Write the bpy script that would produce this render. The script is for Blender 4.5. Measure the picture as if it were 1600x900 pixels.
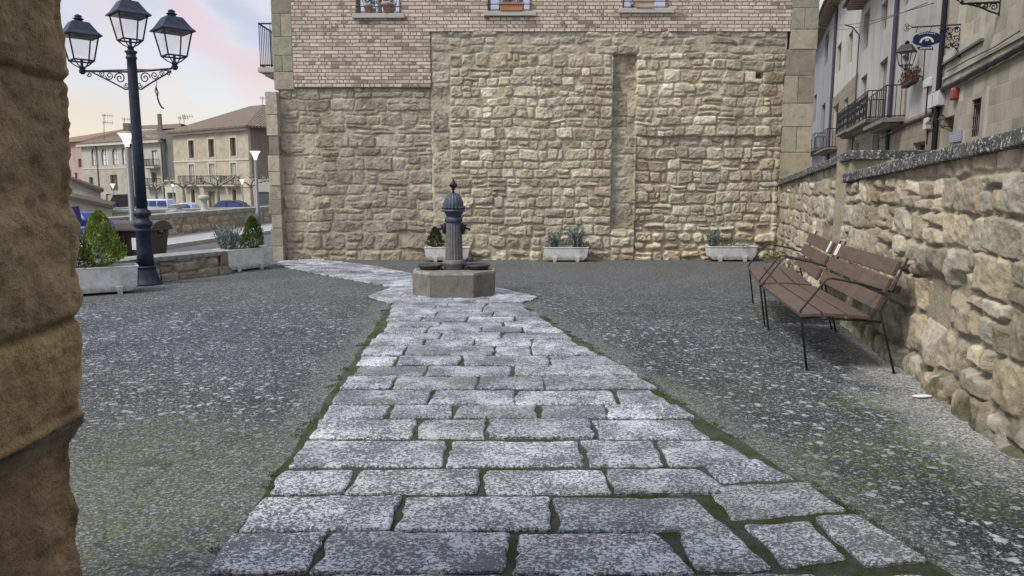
import bpy, math, random
import numpy as np
from mathutils import Vector, Matrix
random.seed(7)
for o in list(bpy.data.objects): bpy.data.objects.remove(o)
scene = bpy.context.scene
COL = scene.collection
R = math.radians

# ------------------------------------------------------------------ camera
FPX = 1156.0; PITCH = R(8.0); CAMZ = 1.5
cam = bpy.data.cameras.new('camera'); cam.sensor_width = 36; cam.lens = 36*FPX/1600
cam.clip_start = .05; cam.clip_end = 2000
camo = bpy.data.objects.new('camera', cam); COL.objects.link(camo)
camo.location = (0, 0, CAMZ); camo.rotation_euler = (R(90)-PITCH, 0, 0)
scene.camera = camo
scene.render.resolution_x = 1024; scene.render.resolution_y = 576
scene.view_settings.view_transform = 'Standard'; scene.view_settings.look = 'None'
scene.view_settings.gamma = 1; scene.view_settings.exposure = 0.27

def ray(px, py):
    x = (px-800)/FPX; v = (450-py)/FPX
    return Vector((x, math.cos(PITCH)+v*math.sin(PITCH), -math.sin(PITCH)+v*math.cos(PITCH)))
def G(px, py, z=0.0):                      # where the sight line through a photo pixel meets height z
    d = ray(px, py); t = (z-CAMZ)/d.z
    return Vector((d.x*t, d.y*t, z))
def PY(px, py, y):                         # ... meets the vertical plane at depth y
    d = ray(px, py); t = y/d.y
    return Vector((d.x*t, y, CAMZ+d.z*t))

# ------------------------------------------------------------------ world and sun
SUN_EL, SUN_AZ = R(50), R(-58)             # soft light from upper left, behind the camera
world = bpy.data.worlds.new('World'); scene.world = world; world.use_nodes = True
wt = world.node_tree; wt.nodes.clear()
def wn(t, **kw):
    n = wt.nodes.new(t)
    for k, v in kw.items(): setattr(n, k, v)
    return n
wo = wn('ShaderNodeOutputWorld')
bg1 = wn('ShaderNodeBackground'); bg2 = wn('ShaderNodeBackground'); add = wn('ShaderNodeAddShader')
sky = wn('ShaderNodeTexSky'); sky.sky_type = 'NISHITA'; sky.sun_disc = False
sky.sun_elevation = SUN_EL; sky.sun_rotation = R(180)+SUN_AZ*-1
wt.links.new(sky.outputs[0], bg1.inputs[0]); bg1.inputs[1].default_value = 0.05
tc = wn('ShaderNodeTexCoord'); sx = wn('ShaderNodeSeparateXYZ'); wt.links.new(tc.outputs['Generated'], sx.inputs[0])
def wramp(stops, src):
    r = wn('ShaderNodeValToRGB'); e = r.color_ramp.elements
    while len(e) > 1: e.remove(e[0])
    e[0].position, e[0].color = stops[0][0], (*stops[0][1], 1)
    for p, c in stops[1:]:
        q = e.new(p); q.color = (*c, 1)
    wt.links.new(src, r.inputs[0]); return r
base = wramp([(0.0, (.70,.54,.30)), (.06, (.74,.57,.36)), (.10, (.70,.56,.44)), (.15, (.62,.54,.52)), (.21, (.56,.52,.55)), (.28, (.52,.53,.60)), (.45, (.82,.90,1.05)), (1.0, (1.3,1.45,1.7))], sx.outputs[2])
# long slanting cloud streaks
mp = wn('ShaderNodeMapping'); mp.inputs['Rotation'].default_value = (0, R(-32), 0); mp.inputs['Scale'].default_value = (2.2, 1.0, 9.0)
wt.links.new(tc.outputs['Generated'], mp.inputs[0])
nz = wn('ShaderNodeTexNoise'); nz.inputs['Scale'].default_value = 1.7; nz.inputs['Detail'].default_value = 5; nz.inputs['Roughness'].default_value = .55
nz.inputs['Distortion'].default_value = .6
wt.links.new(mp.outputs[0], nz.inputs[0])
cr = wramp([(0.0, (0,0,0)), (.50, (0,0,0)), (.64, (1,1,1))], nz.outputs[0])
# the streaks only colour the band above the roofs
band = wramp([(0.0, (0,0,0)), (.07, (.25,.25,.25)), (.13, (1,1,1)), (.5, (.5,.5,.5)), (.8, (0,0,0))], sx.outputs[2])
mm = wn('ShaderNodeMath', operation='MULTIPLY'); wt.links.new(cr.outputs[0], mm.inputs[0]); wt.links.new(band.outputs[0], mm.inputs[1])
mx = wn('ShaderNodeMix', data_type='RGBA'); wt.links.new(mm.outputs[0], mx.inputs[0]); wt.links.new(base.outputs[0], mx.inputs[6]); mx.inputs[7].default_value = (.74,.43,.42,1)
mp2 = wn('ShaderNodeMapping'); mp2.inputs['Rotation'].default_value = (0, R(-25), 0); mp2.inputs['Scale'].default_value = (1.5, 1.0, 6.0); mp2.inputs['Location'].default_value = (3,1,2)
wt.links.new(tc.outputs['Generated'], mp2.inputs[0])
nz2 = wn('ShaderNodeTexNoise'); nz2.inputs['Scale'].default_value = 2.2; nz2.inputs['Detail'].default_value = 6
wt.links.new(mp2.outputs[0], nz2.inputs[0])
cr2 = wramp([(.40, (0,0,0)), (.62, (.75,.75,.75))], nz2.outputs[0])
mx2 = wn('ShaderNodeMix', data_type='RGBA'); wt.links.new(cr2.outputs[0], mx2.inputs[0]); wt.links.new(mx.outputs[2], mx2.inputs[6]); mx2.inputs[7].default_value = (.72,.68,.68,1)
def wm(op, a, b=0.0, clamp=False):
    m = wn('ShaderNodeMath', operation=op); m.use_clamp = clamp
    for i, v in ((0, a), (1, b)):
        if hasattr(v, 'is_output'): wt.links.new(v, m.inputs[i])
        else: m.inputs[i].default_value = v
    return m.outputs[0]
yc = wm('MAXIMUM', sx.outputs[1], .05); qx = wm('DIVIDE', sx.outputs[0], yc); qz = wm('DIVIDE', sx.outputs[2], yc)
ff = wm('ADD', wm('MULTIPLY', qx, 8.55), wm('MULTIPLY', qz, 7.74)); ff = wm('ADD', ff, wm('MULTIPLY', wm('SUBTRACT', nz2.outputs[0], .5), 1.6))
out_ = mx2.outputs[2]
for c0, w_, st_, colr in ((-1.72, .34, .62, (.80,.47,.45,1)), (-2.75, .20, .34, (.82,.56,.46,1)), (-1.1, .34, .55, (.40,.40,.56,1)), (-3.6, .5, .30, (.52,.47,.52,1))):
    d_ = wm('DIVIDE', wm('SUBTRACT', ff, c0), w_); g_ = wm('MULTIPLY', wm('SUBTRACT', 1, wm('MULTIPLY', d_, d_), clamp=True), st_)
    g_ = wm('MULTIPLY', g_, wm('MULTIPLY', wm('SUBTRACT', sx.outputs[2], .06), 14, clamp=True)); g_ = wm('MULTIPLY', g_, wm('MULTIPLY', sx.outputs[1], 3, clamp=True))
    mq = wn('ShaderNodeMix', data_type='RGBA'); wt.links.new(g_, mq.inputs[0]); wt.links.new(out_, mq.inputs[6]); mq.inputs[7].default_value = colr; out_ = mq.outputs[2]
wt.links.new(out_, bg2.inputs[0]); bg2.inputs[1].default_value = 0.72
wt.links.new(bg1.outputs[0], add.inputs[0]); wt.links.new(bg2.outputs[0], add.inputs[1]); wt.links.new(add.outputs[0], wo.inputs[0])
ld = bpy.data.lights.new('sun', 'SUN'); ld.energy = 2.6; ld.angle = R(16); ld.color = (1, .95, .86)
lo = bpy.data.objects.new('sun', ld); COL.objects.link(lo)
sd = Vector((math.sin(SUN_AZ)*math.cos(SUN_EL), -math.cos(SUN_AZ)*math.cos(SUN_EL), math.sin(SUN_EL)))   # towards the sun
lo.rotation_euler = sd.to_track_quat('Z', 'Y').to_euler(); lo.location = (0, 0, 20)

# ------------------------------------------------------------------ helpers: noise
def vnoise(x, y, scale, seed):
    rs = np.random.RandomState(seed); T = rs.rand(257, 257).astype(np.float32)
    X = np.asarray(x)/scale + seed*13.37; Y = np.asarray(y)/scale + seed*7.77
    xi = np.floor(X).astype(int); yi = np.floor(Y).astype(int); fx = X-xi; fy = Y-yi
    fx = fx*fx*(3-2*fx); fy = fy*fy*(3-2*fy)
    a = T[xi % 256, yi % 256]; b = T[(xi+1) % 256, yi % 256]; c = T[xi % 256, (yi+1) % 256]; d = T[(xi+1) % 256, (yi+1) % 256]
    return (a*(1-fx)+b*fx)*(1-fy) + (c*(1-fx)+d*fx)*fy
def fbm(x, y, scale, seed, octv=4, rough=.55):
    s = 0; a = 1; t = 0
    for i in range(octv):
        s = s + a*vnoise(x, y, scale/2**i, seed+i*17); t += a; a *= rough
    return s/t

# ------------------------------------------------------------------ helpers: materials
class NT:
    def __init__(s, name):
        s.m = bpy.data.materials.new(name); s.m.use_nodes = True; s.t = s.m.node_tree; s.t.nodes.clear()
        s.out = s.n('ShaderNodeOutputMaterial'); s.b = s.n('ShaderNodeBsdfPrincipled'); s.l(s.b.outputs[0], s.out.inputs[0])
        s.b.inputs['Specular IOR Level'].default_value = .3
    def n(s, t, **kw):
        n = s.t.nodes.new(t)
        for k, v in kw.items():
            if hasattr(n, k): setattr(n, k, v)
            else: n.inputs[k].default_value = v
        return n
    def l(s, a, b): s.t.links.new(a, b)
    def obj(s):
        if not hasattr(s, 'tc'): s.tc = s.n('ShaderNodeTexCoord')
        return s.tc.outputs['Object']
    def noise(s, scale, detail=4, rough=.55, vec=None, dist=0):
        n = s.n('ShaderNodeTexNoise'); n.inputs['Scale'].default_value = scale; n.inputs['Detail'].default_value = detail
        n.inputs['Roughness'].default_value = rough; n.inputs['Distortion'].default_value = dist
        s.l(vec or s.obj(), n.inputs[0]); return n.outputs[0]
    def ramp(s, src, stops, interp='LINEAR'):
        r = s.n('ShaderNodeValToRGB'); r.color_ramp.interpolation = interp; e = r.color_ramp.elements
        while len(e) > 1: e.remove(e[0])
        def c4(c): return (c, c, c, 1) if isinstance(c, (int, float)) else (*c, 1)
        e[0].position, e[0].color = stops[0][0], c4(stops[0][1])
        for p, c in stops[1:]:
            q = e.new(p); q.color = c4(c)
        s.l(src, r.inputs[0]); return r.outputs[0]
    def mix(s, f, a, b, mode='MIX'):
        m = s.n('ShaderNodeMix', data_type='RGBA'); m.blend_type = mode
        for i, v in ((0, f), (6, a), (7, b)):
            if hasattr(v, 'is_output'): s.l(v, m.inputs[i])
            elif i == 0: m.inputs[0].default_value = v
            else: m.inputs[i].default_value = (*v, 1) if len(v) == 3 else v
        return m.outputs[2]
    def math(s, op, a, b=0.0, clamp=False):
        m = s.n('ShaderNodeMath', operation=op); m.use_clamp = clamp
        for i, v in ((0, a), (1, b)):
            if hasattr(v, 'is_output'): s.l(v, m.inputs[i])
            else: m.inputs[i].default_value = v
        return m.outputs[0]
    def attr(s, name, fac=False):
        a = s.n('ShaderNodeAttribute'); a.attribute_name = name; return a.outputs['Fac' if fac else 'Color']
    def bump(s, h, strength=.5, dist=.01, prev=None):
        b = s.n('ShaderNodeBump'); b.inputs['Strength'].default_value = strength; b.inputs['Distance'].default_value = dist
        s.l(h, b.inputs['Height'])
        if prev: s.l(prev, b.inputs['Normal'])
        return b.outputs[0]
    def done(s, col=None, rough=.85, normal=None, metal=0):
        if col is not None:
            if hasattr(col, 'is_output'): s.l(col, s.b.inputs['Base Color'])
            else: s.b.inputs['Base Color'].default_value = (*col, 1)
        if hasattr(rough, 'is_output'): s.l(rough, s.b.inputs['Roughness'])
        else: s.b.inputs['Roughness'].default_value = rough
        s.b.inputs['Metallic'].default_value = metal
        if normal: s.l(normal, s.b.inputs['Normal'])
        return s.m
def simple(name, col, rough=.7, var=.25, scale=8, bump=.3, bscale=60, metal=0, bdist=.004, dirt=None):
    t = NT(name); n1 = t.noise(scale, 6, .6)
    k = t.ramp(n1, [(.25, tuple(c*(1-var) for c in col)), (.75, tuple(min(1, c*(1+var)) for c in col))])
    if dirt:
        k = t.mix(t.ramp(t.noise(scale*.45, 8, .7), [(.5, 0), (.72, .8)]), k, dirt)
    nb = t.bump(t.noise(bscale, 4, .6), bump, bdist)
    return t.done(k, rough, nb, metal)

def stone_mat(name, rough=.92, spots=.35, fine=70, strength=.6, lich=(.5,.48,.40), bdist=.012):
    t = NT(name); c = t.attr('col')
    n1 = t.noise(9, 8, .65); n2 = t.noise(fine, 5, .7)
    c = t.mix(.9, c, t.ramp(n1, [(.25, (.60,.58,.55)), (.5, (1,1,1)), (.78, (1.32,1.30,1.22))]), 'MULTIPLY')
    c = t.mix(.55, c, t.ramp(n2, [(.3, (.58,.57,.55)), (.6, (1.08,1.08,1.06))]), 'MULTIPLY')
    li = t.math('MULTIPLY', t.ramp(t.noise(6, 10, .75), [(.58, 0), (.68, 1)]), t.ramp(t.noise(.9, 3), [(.5, 0), (.62, 1)]))
    c = t.mix(t.math('MULTIPLY', li, spots), c, lich)
    nb = t.bump(n2, strength, bdist); nb = t.bump(t.noise(22, 6, .65), strength, bdist*2.2, nb)
    return t.done(c, rough, nb)
M_stone = stone_mat('rubble_stone')
M_rstone = stone_mat('retaining_stone', spots=.2, strength=.7)

def brick_mat():
    t = NT('brickwork'); tcn = t.obj()
    sp = t.n('ShaderNodeSeparateXYZ'); t.l(tcn, sp.inputs[0])
    cb = t.n('ShaderNodeCombineXYZ'); t.l(sp.outputs[0], cb.inputs[0]); t.l(sp.outputs[2], cb.inputs[1])
    nd = t.n('ShaderNodeTexNoise'); nd.inputs['Scale'].default_value = 5; nd.inputs['Detail'].default_value = 3; t.l(tcn, nd.inputs[0])
    vm = t.n('ShaderNodeVectorMath', operation='SCALE'); t.l(nd.outputs[1], vm.inputs[0]); vm.inputs['Scale'].default_value = .016
    va = t.n('ShaderNodeVectorMath', operation='ADD'); t.l(cb.outputs[0], va.inputs[0]); t.l(vm.outputs[0], va.inputs[1])
    def brick(w, off):
        b = t.n('ShaderNodeTexBrick'); b.offset = off; b.squash = 1; t.l(va.outputs[0], b.inputs[0])
        b.inputs['Scale'].default_value = 1; b.inputs['Brick Width'].default_value = w; b.inputs['Row Height'].default_value = .0685
        b.inputs['Mortar Size'].default_value = .009; b.inputs['Mortar Smooth'].default_value = .35; b.inputs['Bias'].default_value = 0
        b.inputs['Color1'].default_value = (0,0,0,1); b.inputs['Color2'].default_value = (1,1,1,1); b.inputs['Mortar'].default_value = (.5,.5,.5,1)
        return b
    b1 = brick(.27, .5); b2 = brick(.115, .37)
    sel = t.ramp(t.noise(4.1, 2), [(.52, 0), (.55, 1)])      # patches laid with broken halves
    val = t.mix(sel, b1.outputs[0], b2.outputs[0]); mort = t.mix(sel, b1.outputs[1], b2.outputs[1])
    # joint darkness is irregular: some mortar smeared over
    c = t.ramp(val, [(0, (.27,.19,.145)), (.14, (.42,.34,.28)), (.4, (.57,.475,.39)), (.75, (.62,.54,.46)), (1, (.69,.62,.54))])
    c = t.mix(.7, c, t.ramp(t.noise(26, 7, .7), [(.3, (.66,.62,.58)), (.62, (1.1,1.1,1.1))]), 'MULTIPLY')
    c = t.mix(t.ramp(t.noise(11, 6, .75, dist=2), [(.58, 0), (.70, .55)]), c, (.24,.185,.15))
    c = t.mix(t.math('MULTIPLY', mort, .9), c, (.155,.12,.095))
    c = t.mix(.5, c, t.ramp(t.noise(.8, 4), [(.3, (.72,.73,.76)), (.7, (1.15,1.12,1.08))]), 'MULTIPLY')
    nb = t.bump(t.math('SUBTRACT', 1, mort), .9, .012); nb = t.bump(t.noise(50, 5, .7), .5, .006, nb)
    return t.done(c, .9, nb)
M_brick = brick_mat()

def ground_mat():
    t = NT('washed_aggregate'); v = t.obj(); mk = t.attr('mask')
    s = t.n('ShaderNodeSeparateColor'); t.l(mk, s.inputs[0]); plain, moss, pale = s.outputs
    grit = t.noise(70, 3, .8)
    def cells(scale):
        vo = t.n('ShaderNodeTexVoronoi'); vo.inputs['Scale'].default_value = scale; t.l(v, vo.inputs['Vector']); q = t.n('ShaderNodeSeparateColor'); t.l(vo.outputs['Color'], q.inputs[0]); return q.outputs[0], vo.outputs['Distance']
    g1, d1 = cells(95); g2, d2 = cells(210)
    agg = t.math('ADD', t.math('MULTIPLY', g1, .5), t.math('ADD', t.math('MULTIPLY', g2, .25), t.math('MULTIPLY', grit, .5)))
    c = t.ramp(agg, [(.34, (.009,.010,.011)), (.66, (.040,.043,.047)), (.82, (.105,.11,.12)), (.97, (.40,.42,.45))])
    big = t.noise(1.1, 5, .6)
    c = t.mix(.9, c, t.ramp(big, [(.3, (.62,.62,.62)), (.5, (1,1,1)), (.7, (1.5,1.5,1.45))]), 'MULTIPLY')
    # pale lichen spots of uneven size, thick in some places and thin in others
    wv = t.n('ShaderNodeTexNoise'); wv.inputs['Scale'].default_value = 26; t.l(v, wv.inputs[0])
    sc = t.n('ShaderNodeVectorMath', operation='SCALE'); t.l(wv.outputs[1], sc.inputs[0]); sc.inputs['Scale'].default_value = .05
    va = t.n('ShaderNodeVectorMath', operation='ADD'); t.l(v, va.inputs[0]); t.l(sc.outputs[0], va.inputs[1])
    def spots(scale, lo, hi, dens):
        vo = t.n('ShaderNodeTexVoronoi'); vo.inputs['Scale'].default_value = scale; t.l(va.outputs[0], vo.inputs['Vector'])
        hs = t.n('ShaderNodeSeparateColor'); t.l(vo.outputs['Color'], hs.inputs[0])
        rad = t.math('MULTIPLY', t.math('SUBTRACT', hs.outputs[0], dens), hi)
        return t.math('MULTIPLY', t.math('SUBTRACT', rad, vo.outputs['Distance']), 14, clamp=True)
    a = spots(18, 0, .98, .47); b = spots(38, 0, .95, .43)
    reg = t.ramp(t.noise(.75, 5, .65), [(.38, .15), (.54, 1)])
    sp = t.math('MAXIMUM', t.math('MULTIPLY', a, reg), t.math('MULTIPLY', b, .7))
    keep = t.math('SUBTRACT', 1, t.math('MULTIPLY', plain, .88), clamp=True)
    sp = t.math('MULTIPLY', sp, keep)
    c = t.mix(t.math('MULTIPLY', sp, .88), c, t.ramp(t.noise(40, 3), [(.3, (.27,.30,.32)), (.7, (.52,.56,.58))]))
    c = t.mix(t.math('MULTIPLY', plain, .75), c, t.ramp(agg, [(.35, (.050,.052,.050)), (.65, (.115,.118,.112)), (.94, (.33,.33,.31))]))
    c = t.mix(t.math('MULTIPLY', pale, .8), c, t.ramp(agg, [(.35, (.11,.11,.10)), (.6, (.27,.27,.255)), (.85, (.62,.62,.60))]))
    mo = t.math('MULTIPLY', moss, t.ramp(t.noise(7, 9, .8), [(.42, 0), (.62, .75)]))
    c = t.mix(mo, c, t.ramp(t.noise(120, 3), [(.35, (.035,.055,.010)), (.65, (.115,.145,.035))]))
    crk = t.n('ShaderNodeTexVoronoi', feature='DISTANCE_TO_EDGE'); crk.inputs['Scale'].default_value = .55; wv2 = t.n('ShaderNodeTexNoise'); wv2.inputs['Scale'].default_value = 2.5; wv2.inputs['Detail'].default_value = 6; t.l(v, wv2.inputs[0])
    s2 = t.n('ShaderNodeVectorMath', operation='SCALE'); t.l(wv2.outputs[1], s2.inputs[0]); s2.inputs['Scale'].default_value = .7; v2 = t.n('ShaderNodeVectorMath', operation='ADD'); t.l(v, v2.inputs[0]); t.l(s2.outputs[0], v2.inputs[1]); t.l(v2.outputs[0], crk.inputs['Vector'])
    cm = t.math('MULTIPLY', t.ramp(crk.outputs['Distance'], [(0, 1), (.007, 0)]), t.ramp(t.noise(.9, 3), [(.50, 0), (.58, .8)]))
    c = t.mix(cm, c, (.02,.025,.018))
    nb = t.bump(agg, .8, .007); nb = t.bump(sp, .25, .004, nb)
    return t.done(c, .78, nb)
M_ground = ground_mat()

def paver_mat():
    t = NT('pitted_paving_stone'); tint = t.attr('col')
    mpn = t.n('ShaderNodeMapping'); mpn.inputs['Scale'].default_value = (1, 1.25, 1); t.l(t.obj(), mpn.inputs[0])
    p = t.noise(64, 4, .66, vec=mpn.outputs[0], dist=.7)
    dens = t.noise(3.2, 5, .65)
    pp = t.math('ADD', p, t.math('MULTIPLY', t.math('SUBTRACT', dens, .5), .42))
    pit = t.ramp(pp, [(.445, 1), (.525, 0)])
    c = t.ramp(t.noise(10, 5, .6), [(.3, (.39,.405,.44)), (.7, (.57,.59,.635))])
    c = t.mix(1, c, tint, 'MULTIPLY')
    c = t.mix(t.math('MULTIPLY', pit, .88), c, (.056,.060,.070))
    c = t.mix(t.ramp(t.noise(1.7, 6, .7), [(.48, 0), (.66, .5)]), c, (.14,.138,.135)); c = t.mix(t.ramp(t.noise(2.9, 8, .8, dist=1), [(.60, 0), (.70, .45)]), c, (.11,.10,.075))
    c = t.mix(t.ramp(t.noise(130, 3, .8), [(.58, 0), (.7, .5)]), c, (.08,.085,.09))
    nb = t.bump(t.math('SUBTRACT', 1, pit), .75, .008); nb = t.bump(t.noise(160, 3, .7), .4, .003, nb)
    return t.done(c, .72, nb)
M_paver = paver_mat()
def joint_mat():
    t = NT('mossy_joint')
    n = t.noise(3.3, 6, .7); f = t.noise(140, 4, .8)
    grey = t.ramp(f, [(.3, (.045,.043,.035)), (.7, (.17,.165,.15))])
    moss = t.ramp(f, [(.3, (.012,.022,.004)), (.55, (.055,.085,.014)), (.8, (.12,.15,.03))])
    c = t.mix(t.ramp(n, [(.44, .15), (.56, 1)]), grey, moss)
    return t.done(c, .95, t.bump(f, 1, .02))
M_joint = joint_mat()

# ------------------------------------------------------------------ helpers: meshes and objects
def tag(o, label=None, cat=None, group=None, kind=None):
    if label: o['label'] = label
    if cat: o['category'] = cat
    if group: o['group'] = group
    if kind: o['kind'] = kind
    return o
def thing(name, label, cat, loc=(0,0,0), rz=0, group=None):
    o = bpy.data.objects.new(name, None); o.empty_display_size = .1; COL.objects.link(o)
    o.location = loc; o.rotation_euler = (0, 0, rz); return tag(o, label, cat, group)
def rootloc(p):
    while p.parent: p = p.parent
    return Vector(p.location)
def link(name, me, mat, parent=None, smooth=False, bevel=0, kind=None, local=False):
    o = bpy.data.objects.new(name, me); COL.objects.link(o)
    if mat: me.materials.append(mat)
    if parent:
        o.parent = parent
        if not local:
            L = rootloc(parent)
            if L.length > 0: me.transform(Matrix.Translation(-L))
    if smooth: me.shade_smooth()
    if bevel:
        b = o.modifiers.new('bevel', 'BEVEL'); b.width = bevel; b.segments = 2; b.limit_method = 'ANGLE'; b.angle_limit = R(35)
    if kind: o['kind'] = kind
    return o
class MB:
    def __init__(s): s.v = []; s.f = []; s.c = []
    def add(s, vs, fs, col=None):
        k = len(s.v); s.v += [tuple(v) for v in vs]; s.f += [tuple(i+k for i in f) for f in fs]; s.c += [col or (1,1,1)]*len(vs); return s
    def box(s, x0, x1, y0, y1, z0, z1, col=None, M=None, taper=None):
        vs = [Vector((x, y, z)) for z in (z0, z1) for x, y in ((x0,y0),(x1,y0),(x1,y1),(x0,y1))]
        if taper:
            cx, cy = (x0+x1)/2, (y0+y1)/2
            for i in range(4): vs[i] = Vector((cx+(vs[i].x-cx)*taper, cy+(vs[i].y-cy)*taper, vs[i].z))
        if M: vs = [M @ v for v in vs]
        return s.add(vs, [(3,2,1,0),(4,5,6,7),(0,1,5,4),(1,2,6,5),(2,3,7,6),(3,0,4,7)], col)
    def prism(s, pts, z0, z1, col=None):      # pts ccw
        n = len(pts); vs = [(p[0], p[1], z0) for p in pts]+[(p[0], p[1], z1) for p in pts]
        return s.add(vs, [tuple(reversed(range(n))), tuple(range(n, 2*n))]+[(i, (i+1)%n, (i+1)%n+n, i+n) for i in range(n)], col)
    def tube(s, pts, r, seg=8, col=None, cap=True):
        pts = [Vector(p) for p in pts]; n = len(pts); rs = r if isinstance(r, (list, tuple)) else [r]*n
        up = Vector((0,0,1)); vs = []; prev = None
        for i, p in enumerate(pts):
            d = (pts[min(i+1, n-1)]-pts[max(i-1, 0)])
            d = d.normalized() if d.length > 1e-9 else Vector((0,0,1))
            if prev is None:
                a = d.cross(up) if abs(d.z) < .95 else d.cross(Vector((1,0,0)))
            else: a = prev-d*prev.dot(d)
            if a.length < 1e-6: a = d.orthogonal()
            a.normalize(); prev = a; b = d.cross(a)
            for k in range(seg):
                t = 2*math.pi*k/seg; vs.append(p+(a*math.cos(t)+b*math.sin(t))*rs[i])
        fs = [(i*seg+k, i*seg+(k+1)%seg, (i+1)*seg+(k+1)%seg, (i+1)*seg+k) for i in range(n-1) for k in range(seg)]
        if cap: fs += [tuple(reversed(range(seg))), tuple(range((n-1)*seg, n*seg))]
        return s.add(vs, fs, col)
    def lathe(s, prof, c=(0,0,0), seg=24, col=None, flute=None):
        vs = []
        for r, z in prof:
            for k in range(seg):
                t = 2*math.pi*(k+.5)/seg; rr = r*(1-(flute[k % len(flute)] if flute else 0)); vs.append((c[0]+rr*math.cos(t), c[1]+rr*math.sin(t), c[2]+z))
        n = len(prof); fs = [(i*seg+k, i*seg+(k+1)%seg, (i+1)*seg+(k+1)%seg, (i+1)*seg+k) for i in range(n-1) for k in range(seg)]
        fs += [tuple(reversed(range(seg))), tuple(range((n-1)*seg, n*seg))]
        return s.add(vs, fs, col)
    def frame(s, c, half, w, y0, y1): pass
    def mesh(s, name='m'):
        me = bpy.data.meshes.new(name); me.from_pydata(s.v, [], s.f); me.update()
        a = me.color_attributes.new('col', 'FLOAT_COLOR', 'POINT')
        arr = np.ones((len(s.v), 4), np.float32); arr[:, :3] = np.array(s.c, np.float32).reshape(-1, 3); a.data.foreach_set('color', arr.ravel())
        return me
    def obj(s, name, mat, parent=None, **kw): return link(name, s.mesh(name), mat, parent, **kw)
def grid_mesh(name, P, cols=None, attr='col', flip=False):
    nu, nv = P.shape[:2]; me = bpy.data.meshes.new(name)
    idx = np.arange(nu*nv).reshape(nu, nv)
    q = np.stack([idx[:-1,:-1], idx[1:,:-1], idx[1:,1:], idx[:-1,1:]], -1).reshape(-1, 4)
    if flip: q = q[:, ::-1]
    me.vertices.add(nu*nv); me.vertices.foreach_set('co', P.reshape(-1).astype(np.float32))
    me.loops.add(q.size); me.loops.foreach_set('vertex_index', q.ravel().astype(np.int32))
    me.polygons.add(len(q)); me.polygons.foreach_set('loop_start', (np.arange(len(q))*4).astype(np.int32))
    me.update(calc_edges=True); me.validate()
    if cols is not None:
        a = me.color_attributes.new(attr, 'FLOAT_COLOR', 'POINT'); c4 = np.ones((nu*nv, 4), np.float32); c4[:, :3] = cols.reshape(-1, 3)
        a.data.foreach_set('color', c4.ravel())
    return me

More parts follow.
